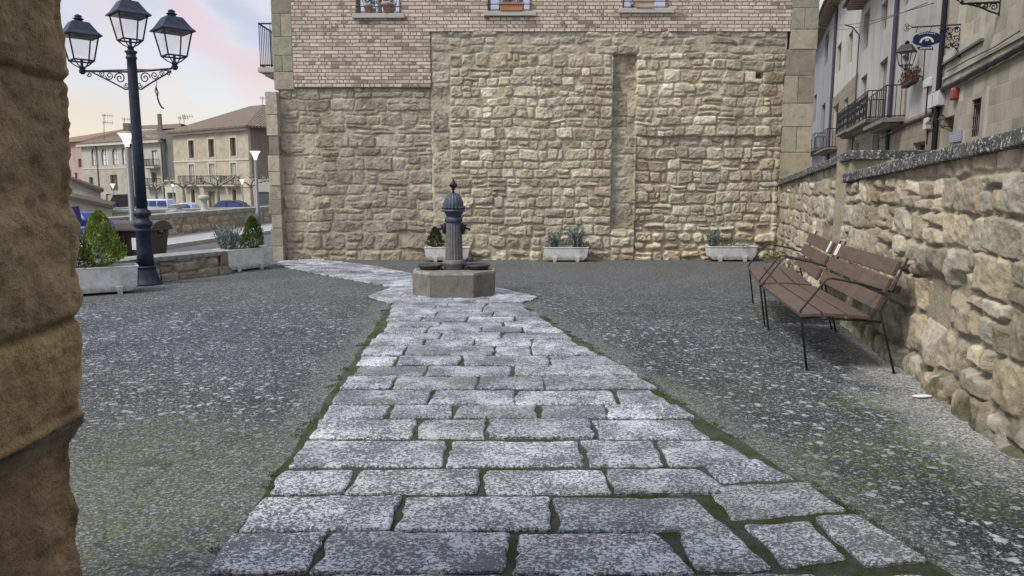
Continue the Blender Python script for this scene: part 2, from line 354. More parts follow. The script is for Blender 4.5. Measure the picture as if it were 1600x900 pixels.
# ---- masonry height field: every stone is a rounded, slightly tilted, uneven block
class Masonry:
    def __init__(s, u0, u1, v0, v1, res, seed, mortar=(.30,.27,.21), warp=.03, level=0.0, cuts=2):
        s.cuts = cuts; s.u = np.arange(u0, u1+res, res); s.v = np.arange(v0, v1+res, res); s.res = res
        s.U, s.V = np.meshgrid(s.u, s.v, indexing='ij')
        s.wu = s.U+(fbm(s.U, s.V, .45, seed)-.5)*warp*2; s.wv = s.V+(fbm(s.U, s.V, .55, seed+5)-.5)*warp*2
        s.n = (fbm(s.U, s.V, .10, seed+9, 3)-.5); s.n2 = (fbm(s.U, s.V, .035, seed+11, 2)-.5)
        s.H = level+(fbm(s.U, s.V, .12, seed+3)-.5)*.02; s.C = np.ones(s.U.shape+(3,), np.float32)*np.array(mortar, np.float32)
        s.C *= (.85+.3*fbm(s.U, s.V, .5, seed+21))[..., None]; s.base = np.zeros(s.U.shape); s.rs = random.Random(seed)
    def stone(s, a0, a1, b0, b1, depth, bevel, rad, cols, rough=1.0, edge=.018):
        m = .06; i0, i1 = np.searchsorted(s.u, [a0-m, a1+m]); j0, j1 = np.searchsorted(s.v, [b0-m, b1+m])
        if i1-i0 < 2 or j1-j0 < 2: return
        sl = (slice(i0, i1), slice(j0, j1)); U = s.wu[sl]; V = s.wv[sl]; r = s.rs
        cx, cy = (a0+a1)/2, (b0+b1)/2; hx, hy = (a1-a0)/2, (b1-b0)/2
        th = r.uniform(-.035, .035); x = (U-cx)+(V-cy)*th; y = (V-cy)-(U-cx)*th
        sk = r.uniform(-.06, .06); x = x+y*sk*2
        rad = min(rad, hx*.9, hy*.9)
        qx = np.abs(x)-(hx-rad); qy = np.abs(y)-(hy-rad)
        d = np.hypot(np.maximum(qx, 0), np.maximum(qy, 0))+np.minimum(np.maximum(qx, qy), 0)-rad
        d = d+s.n[sl]*edge*2+s.n2[sl]*edge*.7
        for _ in range(s.cuts if r.random() < .75 else 1):      # knocked-off corners
            a_ = r.choice((.785, 2.356, 3.927, 5.498))+r.uniform(-.55, .55); ca, sa = math.cos(a_), math.sin(a_)
            sup = abs(ca)*hx+abs(sa)*hy; d = np.maximum(d, x*ca+y*sa-sup*r.uniform(.70, .98)+s.n[sl]*edge)
        t = np.clip(-d/(bevel*r.uniform(.6, 1.3)), 0, 1); prof = 1-(1-t)**2.6
        fa, fb = r.uniform(-.10, .10), r.uniform(-.10, .10); fct = np.minimum(0, (x*math.cos(r.uniform(0, 6.28))+y*math.sin(r.uniform(0, 6.28))))*r.uniform(0, .16)*rough
        h = depth*prof*r.uniform(.65, 1.2)+fct*t+(x*r.uniform(-.05, .05)+y*r.uniform(-.07, .07))*t*rough+(s.n[sl]*.030+s.n2[sl]*.016)*rough*t
        Hc = s.H[sl]; msk = (d < 0) & (h > Hc); Hc[msk] = h[msk]
        c = np.array(cols[r.randrange(len(cols))])*(r.uniform(.78, 1.18) if r.random() > .06 else r.uniform(1.2, 1.4))
        Cc = s.C[sl]; Cc[msk] = c*(1+s.n[sl][msk][:, None]*.5)
    def fill(s, a0, a1, b0, b1, hr, wr, depth=.05, bevel=.04, rad=.04, gap=.012, cols=None, rough=1.0, edge=.018, sub=.35, skip=None):
        r = s.rs; b = b0
        while b < b1-.03:
            h = r.uniform(*hr)
            if b1-(b+h) < hr[0]*.6: h = b1-b
            a = a0-r.uniform(0, wr[0]) if a0 < s.u[0]+.01 else a0
            while a < a1-.02:
                w = r.uniform(*wr)
                if r.random() < .15: w *= .55
                if a1-(a+w) < wr[0]*.5: w = a1-a
                cells = [(a, a+w, b, b+h)]
                q = r.random()
                if q < sub and h > hr[0]*1.1:
                    k = r.uniform(.35, .65); cells = [(a, a+w, b, b+h*k), (a, a+w, b+h*k, b+h)]
                    if w > wr[0]*1.2 and r.random() < .6:
                        kk = r.uniform(.35, .65); j = r.randrange(2); cc = cells.pop(j); cells += [(cc[0], cc[0]+w*kk, cc[2], cc[3]), (cc[0]+w*kk, cc[1], cc[2], cc[3])]
                for (p0, p1, q0, q1) in cells:
                    g = gap*r.uniform(.6, 1.6); dv = r.uniform(-.012, .012)
                    if skip and skip((p0+p1)/2, (q0+q1)/2): continue
                    s.stone(p0+g/2, p1-g/2, q0+g/2+dv, q1-g/2+dv, depth, bevel, rad*r.uniform(.6, 1.3), cols, rough, edge)
                a += w
            b += h
print('helpers ok')
# ------------------------------------------------------------------ ground
def path_xl(y): return -1.15+(y-2.68)*(-.36/6.49)
def path_xr(y): return 1.66+(y-2.75)*(-1.54/6.42)
BACKPOLY = [(-1.94,9.72),(-1.52,9.2),(.1,9.2),(.37,9.72),(-.1,10.5),(-.9,11.2),(-1.59,12.2),(-2.67,13.66),(-3.8,14.62),(-4.55,14.4),(-4.4,13.66),(-3.19,12.2),(-1.75,10.7)]
def terrain(x, y):
    t = np.clip((np.asarray(y)-30)/22, 0, 1); return -1.45*t*t*(3-2*t)
def seg_dist(X, Y, a, b):
    ax, ay = a; bx, by = b; t = np.clip(((X-ax)*(bx-ax)+(Y-ay)*(by-ay))/((bx-ax)**2+(by-ay)**2), 0, 1)
    return np.hypot(X-ax-t*(bx-ax), Y-ay-t*(by-ay))
WN0, WN1, WF1 = (2.25, .8), (3.72, 8.2), (5.40, 14.95)      # foot of the retaining wall
def build_ground():
    xs = np.concatenate([[-600,-300,-150,-80,-50,-35,-25,-18,-13,-10], np.arange(-8, 6.5, .06), [8,11,15,22,35,60,120,300,600]])
    ys = np.concatenate([[-60,-20,-6,-2], np.arange(-.4, 15.2, .06), [16,18,20,23,26,29,31,33,35,37,39,41,43,45,47,49,51,53,56,62,75,95,140,220,400,900]])
    X, Y = np.meshgrid(xs, ys, indexing='ij')
    Z = terrain(X, Y)+np.where((np.abs(X) < 8) & (Y < 15), (fbm(X, Y, 1.8, 4, 3)-.5)*.012, 0)
    n = fbm(X, Y, .35, 31, 4); nb = fbm(X, Y, 1.1, 41, 4)
    de = np.where(Y < 9.3, np.minimum(np.abs(X-path_xl(Y)), np.abs(X-path_xr(Y))), 9)
    dj = np.hypot(np.minimum(X+1.2, 0)*0+np.maximum(0, X+1.0), np.maximum(0, Y-2.2))
    plain = np.clip(1.3-de/(.10+.35*n), 0, 1)
    plain = np.maximum(plain, np.clip(1.35-np.hypot((X+1.9)/1.5, (Y-2.9)/1.6), 0, 1)*(.4+1.0*nb))
    plain = np.maximum(plain, np.clip((Y-8.0)/4.5, 0, 1)*.75)
    dw = np.minimum(seg_dist(X, Y, WN0, WN1), seg_dist(X, Y, WN1, WF1))
    pale = np.clip(1.5-dw/(.16+.55*n), 0, 1)*np.clip((Y-3.2)/1.0, 0, 1)*np.clip((8-Y)/1.5, .25, 1)
    moss = np.clip(1.2-de/(.02+.07*n), 0, 1)*.8*np.clip((nb-.35)*5, .1, 1)
    for cx, cy, rx, ry, k in ((-2.3,3.9,1.3,.9,1),(2.1,4.0,.7,.55,1.2),(2.5,4.9,.5,.35,1.2),(2.35,4.35,.35,.25,1.2),(1.6,3.6,.6,.4,.8),(-1.6,3.0,.6,.8,.9),(1.5,5.2,1.0,.8,.5),(2.45,3.3,.4,.3,1),(3.0,8.6,.6,.5,.5),(-3.0,5.0,1.2,.8,.35)):
        moss = np.maximum(moss, np.clip(1.25-np.hypot((X-cx)/rx, (Y-cy)/ry), 0, 1)*k*(.4+nb))
    moss = np.maximum(moss, np.clip(1.2-dw/(.07+.12*n), 0, 1)*.85)
    dk = np.zeros_like(X)  # contact shadow put into the ground as plain, mossy grime around standing things
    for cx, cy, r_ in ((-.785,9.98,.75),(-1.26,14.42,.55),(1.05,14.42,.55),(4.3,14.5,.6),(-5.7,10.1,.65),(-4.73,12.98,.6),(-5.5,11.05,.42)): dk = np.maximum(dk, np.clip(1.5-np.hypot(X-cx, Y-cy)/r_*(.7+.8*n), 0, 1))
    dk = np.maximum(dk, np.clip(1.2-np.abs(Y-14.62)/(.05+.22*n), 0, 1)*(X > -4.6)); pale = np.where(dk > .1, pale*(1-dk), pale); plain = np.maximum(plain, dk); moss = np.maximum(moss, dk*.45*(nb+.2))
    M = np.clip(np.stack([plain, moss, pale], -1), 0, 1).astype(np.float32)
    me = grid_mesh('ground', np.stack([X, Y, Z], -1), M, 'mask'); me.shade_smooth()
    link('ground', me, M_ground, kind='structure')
build_ground()

# ------------------------------------------------------------------ paved path
rp = random.Random(5)
def paver(mb, cs, tint, z0=.004, h=.018):
    cs = [Vector((c[0], c[1], 0)) for c in cs]; ctr = sum(cs, Vector())/4; out = []
    size = min((cs[0]-cs[1]).length, (cs[1]-cs[2]).length); rc = min(.020, size*.14)
    sd_ = rp.uniform(0, 999)
    for i in range(4):
        a, b = cs[i], cs[(i+1) % 4]; p = cs[i-1]
        e = (b-a); L = e.length; e.normalize(); e0 = (a-p).normalized()
        out.append(a-e0*rc); out.append(a+(e-e0)*rc*.28); out.append(a+e*rc)
        k = max(1, int((L-2*rc)/.035))
        for j in range(1, k): out.append(a+e*(rc+(L-2*rc)*j/k))
    res = []
    for q in out:
        d = (q-ctr).normalized(); n = float(vnoise(q.x+sd_, q.y, .05, 3))-.5; n2 = float(vnoise(q.x, q.y+sd_, .13, 8))-.5
        res.append(q+d*(n*.024+n2*.022))
    n = len(res); tl = rp.uniform(-.006, .006); tx, ty = rp.uniform(-.012, .012), rp.uniform(-.012, .012)
    vs = []
    for k, (ins, z) in enumerate(((0, z0-.003), (0, z0+h*.45), (.007, z0+h*.85), (.018, z0+h))):
        for q in res:
            d = (ctr-q); d.normalize(); p = q+d*ins; vs.append((p.x, p.y, z+(tl+(p.x-ctr.x)*tx+(p.y-ctr.y)*ty if k else 0)))
    fs = [(k*n+i, k*n+(i+1) % n, (k+1)*n+(i+1) % n, (k+1)*n+i) for k in range(3) for i in range(n)]+[tuple(range(3*n, 4*n))]
    mb.add(vs, fs, tint)
ROWS = [(965,1060,[180,470,790,1150,1500,1700]),(906,964,[300,500,800,1060,1300,1500]),(838,903,[340,495,799,1058]),(781,836,[378,621,868,1112]),(738,777,[430,546,753,951,1118]),
 (693,734,[460,697,910,1032,1160]),(659,689,[487,650,760,928,1103]),(636,657,[507,607,709,842,948,1072]),(613,635,[524,673,806,962,1040]),(591,611,[537,615,749,850,1010]),
 (574.5,590,[553,666,800,985]),(559,573.5,[563,619,722,857,953]),(543.5,558,[571,634,772,830,926]),(532.5,543,[583,662,741,830,903]),(522.5,532,[589,688,784,886]),
 (513.5,522,[596,668,752,818,874]),(505,513,[600,688,787,862]),(497,504.5,[605,661,730,805,848]),(489.5,496.5,[608,682,770,838]),(481.5,489,[611,678,755,827]),(475.5,481,[613,700,760,816])]
pmb = MB()
def tint():
    k = rp.uniform(.78, 1.22)
    if rp.random() < .15: k *= .82
    if rp.random() < .12: k *= 1.2
    w_ = rp.uniform(-.015, .04); return (k*(1+w_), k, k*(1-w_*.9))
for ri, (yt, yb, js) in enumerate(ROWS):
    ym = (yt+yb)/2; Yn = G(800, yb).y+.005; Yf = G(800, yt).y-.005
    xs = [G(j, ym).x for j in js]
    for i in range(len(xs)-1):
        far = ym < 560; g = .006 if far else .009; gl = g*rp.uniform(.4, 2.6); gr = g*rp.uniform(.4, 2.6)
        x0a = x0b = xs[i]+gl; x1a = x1b = xs[i+1]-gr
        if i == 0: dx = (path_xl(Yf)-path_xl(Yn))/2; x0a -= dx; x0b += dx; q = rp.uniform(-.03, .03); x0a += q; x0b += q
        if i == len(xs)-2 and ri not in (2,3,4): dx = (path_xr(Yf)-path_xr(Yn))/2; x1a -= dx; x1b += dx; q = rp.uniform(-.03, .03); x1a += q; x1b += q
        elif i == len(xs)-2: x1a += .06; x1b -= .03
        sk = rp.uniform(-.012, .012) if i else 0
        paver(pmb, [(x0a+sk, Yn+rp.uniform(-.004,.006)), (x1a, Yn+rp.uniform(-.004,.006)), (x1b, Yf), (x0b-sk, Yf)], tint())
for q in (((1215,898),(1055,826),(1128,822),(1205,893)) and [((1085,897),(1207,895),(1130,822),(1058,826)), ((1230,895),(1323,877),(1264,820),(1161,824)), ((1354,890),(1452,882),(1339,810),(1272,815)),
          ((1143,817),(1321,801),(1262,757),(1106,763)), ((1130,758),(1242,752),(1181,719),(1100,729))]):
    paver(pmb, [G(*p) for p in q], tint())
def xspans(poly, y):
    xs = []
    for i in range(len(poly)):
        (ax, ay), (bx, by) = poly[i], poly[(i+1) % len(poly)]
        if (ay-y)*(by-y) < 0: xs.append(ax+(y-ay)/(by-ay)*(bx-ax))
    xs.sort(); return [(xs[i], xs[i+1]) for i in range(0, len(xs)-1, 2)]
y = 9.23
while y < 14.5:
    h = rp.uniform(.15, .24)
    sa = xspans(BACKPOLY, y+.02); sb = xspans(BACKPOLY, min(y+h-.02, 14.58))
    for s0, s1 in zip(sa, sb):
        lo0, hi0 = s0; lo1, hi1 = s1; W = (hi0-lo0+hi1-lo1)/2; k = max(1, int(W/rp.uniform(.36, .6))); cuts = [0]+sorted((j+rp.uniform(-.2, .2))/k for j in range(1, k))+[1]
        for a, b in zip(cuts[:-1], cuts[1:]):
            f = lambda t, lo, hi: lo+(hi-lo)*t
            g = .006/max(W, .2)
            paver(pmb, [(f(a+g, lo0, hi0), y+.007), (f(b-g, lo0, hi0), y+.007), (f(b-g, lo1, hi1), y+h-.007), (f(a+g, lo1, hi1), y+h-.007)], tuple(min(1.6, c*1.25) for c in tint()))
    y += h
path_root = pmb.obj('paved_path', M_paver, kind='structure')
jb = MB()
pts = [(path_xl(yy)-.02-.015*math.sin(yy*9), yy) for yy in np.arange(9.2, 1.2, -.25)]; pts2 = [(path_xr(yy)+.02+.015*math.sin(yy*8), yy) for yy in np.arange(1.2, 9.2, .25)]
poly = pts+pts2
jb.add([(p[0], p[1], .005) for p in poly], [tuple(range(len(poly)))])
jb.add([(p[0], p[1], .0055) for p in BACKPOLY if True], [tuple(range(len(BACKPOLY)))])
jb.obj('path_joints', M_joint, kind='structure')
# moss cushions standing in the joints and along the path edge
def tufts(name, mat, spots, n, hgt, label=None):
    mb = MB(); rr = random.Random(3)
    for (x, y, r) in spots:
        for _ in range(n):
            a = rr.uniform(0, 6.28); q = r*math.sqrt(rr.random()); px, py = x+q*math.cos(a), y+q*math.sin(a); w = rr.uniform(.0015, .0035); h = hgt*rr.uniform(.5, 1.2); t = rr.uniform(0, 3.14)
            dx, dy = w*math.cos(t), w*math.sin(t)
            mb.add([(px-dx, py-dy, .004), (px+dx, py+dy, .004), (px+rr.uniform(-w, w), py+rr.uniform(-w, w), h)], [(0,1,2)])
    return mb.obj(name, mat, kind='stuff')
M_moss = simple('moss', (.05,.075,.014), .95, .5, 30, .5, 200)
sp = []
for _ in range(260):
    yy = rp.uniform(2.4, 8.8); side = rp.random() < .5
    if float(vnoise(yy, 3.3 if side else 9.9, .35, 77)) < .42: continue
    sp.append(((path_xl(yy)-rp.uniform(0, .07)) if side else (path_xr(yy)+rp.uniform(0, .06)), yy, .028))
mo = tufts('moss', M_moss, sp, 40, .012); tag(mo, 'low green moss tufts growing along both edges of the paved path', 'moss')

# ------------------------------------------------------------------ frames for upright planes
class Frame:
    def __init__(s, A, B, out=None):
        s.A = Vector((A[0], A[1], 0)); s.d = Vector((B[0]-A[0], B[1]-A[1], 0)); s.L = s.d.length; s.d.normalize()
        n = Vector((s.d.y, -s.d.x, 0)); ref = Vector((out[0], out[1], 0)) if out else -s.A
        s.n = n if n.dot(ref) > 0 else -n
    def p(s, u, z, o=0): return s.A+s.d*u+Vector((0, 0, z))+s.n*o
    def uz(s, px, py):
        r = ray(px, py); t = (s.A.dot(s.n))/(r.dot(s.n)); q = r*t; return (q-s.A).dot(s.d), CAMZ+q.z
    def rect(s, x0, x1, y0, y1):
        xm, ym = (x0+x1)/2, (y0+y1)/2; a = s.uz(x0, ym)[0]; b = s.uz(x1, ym)[0]; return min(a, b), max(a, b), s.uz(xm, y1)[1], s.uz(xm, y0)[1]
    def box(s, mb, u0, u1, z0, z1, o0, o1, col=None):
        vs = [s.p(u, z, o) for z in (z0, z1) for u, o in ((u0, o0), (u1, o0), (u1, o1), (u0, o1))]
        flip = s.d.cross(s.n).z < 0
        fs = [(3,2,1,0),(4,5,6,7),(0,1,5,4),(1,2,6,5),(2,3,7,6),(3,0,4,7)]
        if flip: fs = [tuple(reversed(f)) for f in fs]
        mb.add(vs, fs, col)
def panel(mb, F, u0, u1, z0, z1, holes, depth=.2, col=None, o=0):
    us = sorted({u0, u1, *[h[0] for h in holes], *[h[1] for h in holes]}); zs = sorted({z0, z1, *[h[2] for h in holes], *[h[3] for h in holes]})
    us = [u for u in us if u0 <= u <= u1]; zs = [z for z in zs if z0 <= z <= z1]
    for a, b in zip(us[:-1], us[1:]):
        for c, d in zip(zs[:-1], zs[1:]):
            m, n = (a+b)/2, (c+d)/2
            if any(h[0] < m < h[1] and h[2] < n < h[3] for h in holes): continue
            mb.add([F.p(a, c, o), F.p(b, c, o), F.p(b, d, o), F.p(a, d, o)], [(0,1,2,3)], col)
    for h in holes:
        a, b, c, d = h[:4]; q = [(a, c), (b, c), (b, d), (a, d)]
        for i in range(4):
            e, f = q[i], q[(i+1) % 4]; mb.add([F.p(*e, o), F.p(*f, o), F.p(*f, o-depth), F.p(*e, o-depth)], [(0,1,2,3)], col)
    for e, f in (((u0, z0), (u0, z1)), ((u1, z0), (u1, z1)), ((u0, z1), (u1, z1))):
        mb.add([F.p(*e, o), F.p(*f, o), F.p(*f, o-depth-.05), F.p(*e, o-depth-.05)], [(0,1,2,3)], col)
def glass_mat(name, tintc, rough=.06, metal=.85):
    t = NT(name); return t.done(tintc, rough, t.bump(t.noise(1.3, 2), .04, .05), metal)
M_glass = glass_mat('window_glass', (.62,.68,.76)); M_darkglass = glass_mat('dark_window_glass', (.05,.055,.06), .15, .3)
M_wood = simple('weathered_wood', (.23,.17,.12), .6, .2, 12); M_iron = simple('black_iron', (.012,.012,.014), .5, .3, 20, .2); M_sill = simple('limestone_sill', (.42,.41,.37), .85, .12, 5)
M_shade = simple('curtained_window', (.30,.29,.27), .6, .12, 3, .05)
M_dark = simple('dark_interior', (.015,.014,.013), .9)
def window(F, parent, h, inset=.12, fw=.05, mull=1, trans=0, frame=None, glass=None, name='window', o=0, sill=None, sillmat=None):
    a, b, c, d = h[:4]; mb = MB()
    for (p, q, r, s_) in ((a, a+fw, c, d), (b-fw, b, c, d), (a+fw, b-fw, c, c+fw), (a+fw, b-fw, d-fw, d)): F.box(mb, p, q, r, s_, o-inset-.05, o-inset)
    for k in range(mull):
        m = a+(b-a)*(k+1)/(mull+1); F.box(mb, m-fw*.6, m+fw*.6, c+fw, d-fw, o-inset-.045, o-inset+.008)
    for k in range(trans):
        m = c+(d-c)*(k+1)/(trans+1); F.box(mb, a+fw, b-fw, m-.015, m+.015, o-inset-.04, o-inset-.005)
    w = mb.obj(name, frame or M_wood, parent)
    g = MB(); F.box(g, a+fw*.5, b-fw*.5, c+fw*.5, d-fw*.5, o-inset-.035, o-inset-.025); g.obj('pane', glass or M_darkglass, w)
    if sill:
        g = MB(); F.box(g, a-sill[0], b+sill[0], c-sill[1], c, o-.05, o+sill[2]); g.obj('sill', sillmat or M_sill, w, bevel=.008)
    return w

# ------------------------------------------------------------------ the stone and brick house
D = 14.7
house = thing('stone_house', 'large house behind the fountain, rubble stone below and thin brick above', 'house', (0.6, D, 0))
def FX(px, py): p = PY(px, py, D); return p.x, p.z
def main_house():
    greys = [(.34,.315,.25),(.38,.355,.285),(.31,.285,.225),(.41,.38,.30),(.35,.325,.26),(.295,.27,.215),(.38,.355,.29)]
    warm = [(.43,.39,.30),(.47,.43,.335),(.39,.35,.27),(.50,.46,.37),(.42,.375,.295),(.45,.405,.315),(.37,.325,.25),(.51,.475,.385)]
    band = [(.33,.315,.25),(.37,.355,.285),(.30,.29,.235),(.40,.385,.31)]
    Mz = Masonry(-4.52, 5.26, -.06, 4.40, .0135, 11, mortar=(.43,.395,.31), warp=.055, level=.016)
    f = Mz.fill
    f(-4.5,-1.56,-.06,.55,(.2,.32),(.3,.65),.055,.045,.06,.012,greys,1.3,.024,.35)
    f(-4.5,-1.56,.55,3.36,(.15,.29),(.20,.66),.042,.022,.022,.010,greys,1.0,.014,.28)
    f(-1.55,-1.2,-.06,3.45,(.3,.5),(.35,.36),.035,.04,.03,.012,greys,1.4,.02,0)
    f(-1.2,1.95,-.06,.5,(.18,.3),(.22,.5),.06,.05,.07,.016,warm,1.5,.028,.4)
    f(-1.2,1.95,.5,3.98,(.15,.26),(.16,.46),.050,.026,.028,.012,warm,1.2,.018,.28)
    f(-1.56,-1.2,3.45,3.98,(.14,.3),(.36,.38),.03,.02,.02,.01,band,1.0,.01,0)
    f(-1.56,5.26,3.98,4.40,(.135,.16),(.25,.62),.035,.03,.025,.008,band,1.2,.012,0)
    f(1.94,2.42,.6,3.98,(.22,.58),(.30,.48),.034,.022,.02,.014,greys,1.3,.012,.25)
    f(1.94,2.42,-.06,.6,(.16,.28),(.2,.4),.05,.04,.05,.014,warm,1.3,.02,.2)
    f(2.385,5.26,-.06,.75,(.14,.27),(.2,.5),.085,.06,.07,.022,warm,1.6,.028,.4)
    f(2.385,5.26,.75,2.42,(.14,.24),(.15,.44),.060,.028,.03,.013,warm,1.3,.02,.28)
    f(2.385,5.26,2.42,3.98,(.15,.26),(.16,.46),.050,.026,.028,.012,warm,1.2,.018,.28)
    H = Mz.H; U, V = Mz.U, Mz.V
    wob = (fbm(U, V, .25, 91)-.5)*.05
    H = H+np.where(U+wob < -1.56, -.03, 0)
    H = H+np.where((U+wob*.4 > 1.95) & (U+wob*.8 < 2.41) & (V+wob*.6 > .6) & (V < 3.975), -.105, 0)
    H = H+np.where((U > 2.42) & (V+wob < 2.42) & (V < 4) & (U < 5.15), -.055, 0)
    hole = (np.abs(U-FX(1186,118)[0]) < .075) & (np.abs(V-FX(1186,118)[1]) < .06); H = np.where(hole, -.3, H)
    C = Mz.C
    # pale plaster splashes left on a few stones, soft ochre weathering low down on the right
    pl = fbm(U, V, .09, 61, 4); reg = np.zeros_like(U)
    for (px, py, rx, ry) in ((625,243,.33,.14),(500,52,.3,.1),(925,180,.1,.1),(925,85,.14,.06),(1045,55,.14,.07),(565,168,.12,.08),(905,190,.08,.06),(980,207,.2,.06),(1190,330,.3,.1),(560,140,.1,.05),(860,150,.5,.3),(1010,365,.4,.2)):
        a, b = FX(px, py); reg = np.maximum(reg, np.clip(1.5-np.hypot((U-a)/rx, (V-b)/ry), 0, 1))
    m = np.clip((pl*reg-.46)*12, 0, 1)[..., None]; C = C*(1-m)+np.array([.60,.57,.50])*m
    lo = np.clip((.75-V)/.9, 0, 1)[..., None]*.5; C = C*(1-lo)+C*np.array([1.0,.91,.80])*lo
    big = fbm(U, V, 1.3, 71, 4)[..., None]; C = C*(.80+.58*big)*np.array([1.0,.985,.96]); stn = np.clip((fbm(U*2.2, V*.45, .8, 73, 4)-.52)*6, 0, 1)[..., None]; C = C*(1-.22*stn*np.array([.8,1,1.1]))
    P = np.stack([U, D-H, V], -1)
    me = grid_mesh('rubble_wall', P, C.astype(np.float32)); me.shade_smooth()
    link('rubble_wall', me, M_stone, house)
    # ashlar corners: dressed blocks with fine joints
    r = random.Random(4)
    def blocks(name, x0, x1, z0, z1, o, hr, cols, split=True, gap=.008, wob=0, depth=.35, lab=None):
        mb = MB(); z = z0; k = 0
        mb.box(x0+.01+wob, x1-.01, D-o+.012, D+depth-.01, z0, z1, (.42,.39,.31))
        while z < z1-.02:
            h = r.uniform(*hr)
            if z1-(z+h) < hr[0]*.6: h = z1-z
            w = x1-x0; xs = [x0+r.uniform(-wob, wob)]
            if split and k % 2: xs.append(x0+w*r.uniform(.4, .6))
            xs.append(x1)
            for a, b in zip(xs[:-1], xs[1:]):
                c = r.choice(cols); q = r.uniform(.86, 1.12)
                mb.box(a+gap/2, b-gap/2, D-o-r.uniform(0, .008+wob*.4), D+depth, z+gap/2, z+h-gap/2, (c[0]*q, c[1]*q, c[2]*q))
            z += h; k += 1
        return mb.obj(name, M_ashlar, house, bevel=.008)
    ash = [(.31,.30,.225),(.34,.325,.25),(.30,.285,.22),(.36,.335,.255)]
    ashw = [(.40,.36,.27),(.33,.30,.23),(.44,.40,.31),(.29,.265,.205),(.38,.33,.23)]
    blocks('corner_stones', -4.585, -4.20, 3.30, 8.2, .045, (.3,.46), ash)
    blocks('corner_stones', 5.32, 5.84, 4.05, 8.2, .05, (.3,.46), ash)
    blocks('corner_stones', 5.24, 5.83, -.05, 4.05, .04, (.28,.55), ashw, gap=.012, wob=.02)
    blocks('corner_stones', -4.735, -4.50, -.05, 3.255, .16, (.20,.42), greys, split=False, gap=.012, wob=.035, depth=.5)
    # brick
    F = Frame((-4.2, D), (5.32, D), out=(0, -1)); O = .045
    wins = []
    for (x0, x1, yb) in ((557,627,22.5), (762,832,19), (972,1046,14.5)):
        a = FX(x0, yb)[0]+4.2; b = FX(x1, yb)[0]+4.2; z = FX((x0+x1)/2, yb)[1]; wins.append((a, b, z, z+1.25))
    mb = MB(); panel(mb, F, 0, 2.635, 3.345, 8.2, [w for w in wins if w[1] < 2.6], .22, o=O)
    panel(mb, F, 2.635, 9.52, 4.385, 8.2, [w for w in wins if w[0] > 2.7], .22, o=O)
    mb.obj('brick_wall', M_brick, house)
    for w in wins:
        wd = window(F, house, w, inset=.15, fw=.055, mull=1, glass=M_glass, o=O, sill=(.07, .085, .06))
        rl = MB(); zz = w[2]+.125
        rl.tube([F.p(w[0]-.02, zz, O-.02), F.p(w[0]+.02, zz, O+.05), F.p(w[1]-.02, zz, O+.05), F.p(w[1]+.02, zz, O-.02)], .008, 6)
        rl.obj('guard_rail', M_iron, wd)
    # body behind the front skin
    mb = MB(); mb.box(-4.56, 5.80, D+.33, D+9, -.3, 8.2); mb.box(-4.19, 5.3, D+.02+.20, D+.33, 4.4, 8.2)
    mb.obj('side_wall', M_render, house)
    mb = MB(); e = .5; z = 8.2
    mb.add([(-4.7-e, D-e, z), (5.9+e, D-e, z), (5.9+e, D+9+e, z), (-4.7-e, D+9+e, z), (-1, D+4.5, z+1.7), (2.2, D+4.5, z+1.7)], [(0,1,5,4), (1,2,5), (2,3,4,5), (3,0,4), (3,2,1,0)])
    mb.obj('roof', M_tile, house)
    # iron balcony on the left flank
    bal = MB(); x0, x1 = PY(411, 80, 16.2).x, -4.57; zt = PY(411, 40, 16.2).z; zb = PY(411, 108, 16.2).z; y0, y1 = 16.0, 18.2
    for z in (zb+.05, zt): bal.tube([(x1, y0, z), (x0, y0, z), (x0, y1, z), (x1, y1, z)], .018, 6)
    for i in range(3): bal.tube([(x0+(x1-x0)*i/3, y0, zb), (x0+(x1-x0)*i/3, y0, zt)], .009, 5)
    for i in range(20): bal.tube([(x0, y0+(y1-y0)*i/19, zb), (x0, y0+(y1-y0)*i/19, zt)], .009, 5)
    bo = bal.obj('balcony_railing', M_iron, house)
    mb = MB(); mb.box(x0-.05, x1, y0-.05, y1+.05, zb-.10, zb); mb.box(x0+.06, x1, y0+.05, y1-.05, zb-.17, zb-.10); mb.obj('balcony_floor', M_sill, house, bevel=.01)
    for yy in (y0+.3, y1-.3):
        mb = MB(); mb.add([(x1, yy-.08, zb-.17), (x1, yy+.08, zb-.17), (x1, yy+.08, zb-.5), (x1, yy-.08, zb-.5), (x0+.08, yy-.08, zb-.17), (x0+.08, yy+.08, zb-.17)], [(0,1,2,3), (4,0,3), (1,5,2), (4,5,1,0), (4,3,2,5)]); mb.obj('balcony_bracket', M_sill, house)
    return wins
M_ashlar = stone_mat('dressed_stone', spots=.25, fine=90, strength=.35)
M_render = simple('lime_render', (.40,.36,.29), .9, .15, 2.5, .4, 30, dirt=(.22,.20,.17))
def tile_mat():
    t = NT('roof_tiles'); v = t.obj(); w = t.n('ShaderNodeTexWave'); w.wave_type = 'BANDS'; w.bands_direction = 'X'; w.inputs['Scale'].default_value = 1.4; w.inputs['Distortion'].default_value = .6; t.l(v, w.inputs[0])
    c = t.ramp(t.noise(4, 8, .75), [(.3, (.11,.085,.065)), (.5, (.20,.155,.12)), (.7, (.30,.25,.20))])
    c = t.mix(.7, c, t.ramp(w.outputs[1], [(.1, .35), (.5, 1.05)]), 'MULTIPLY')
    return t.done(c, .95, t.bump(w.outputs[1], .8, .08))
M_tile = tile_mat()
WINS = main_house()

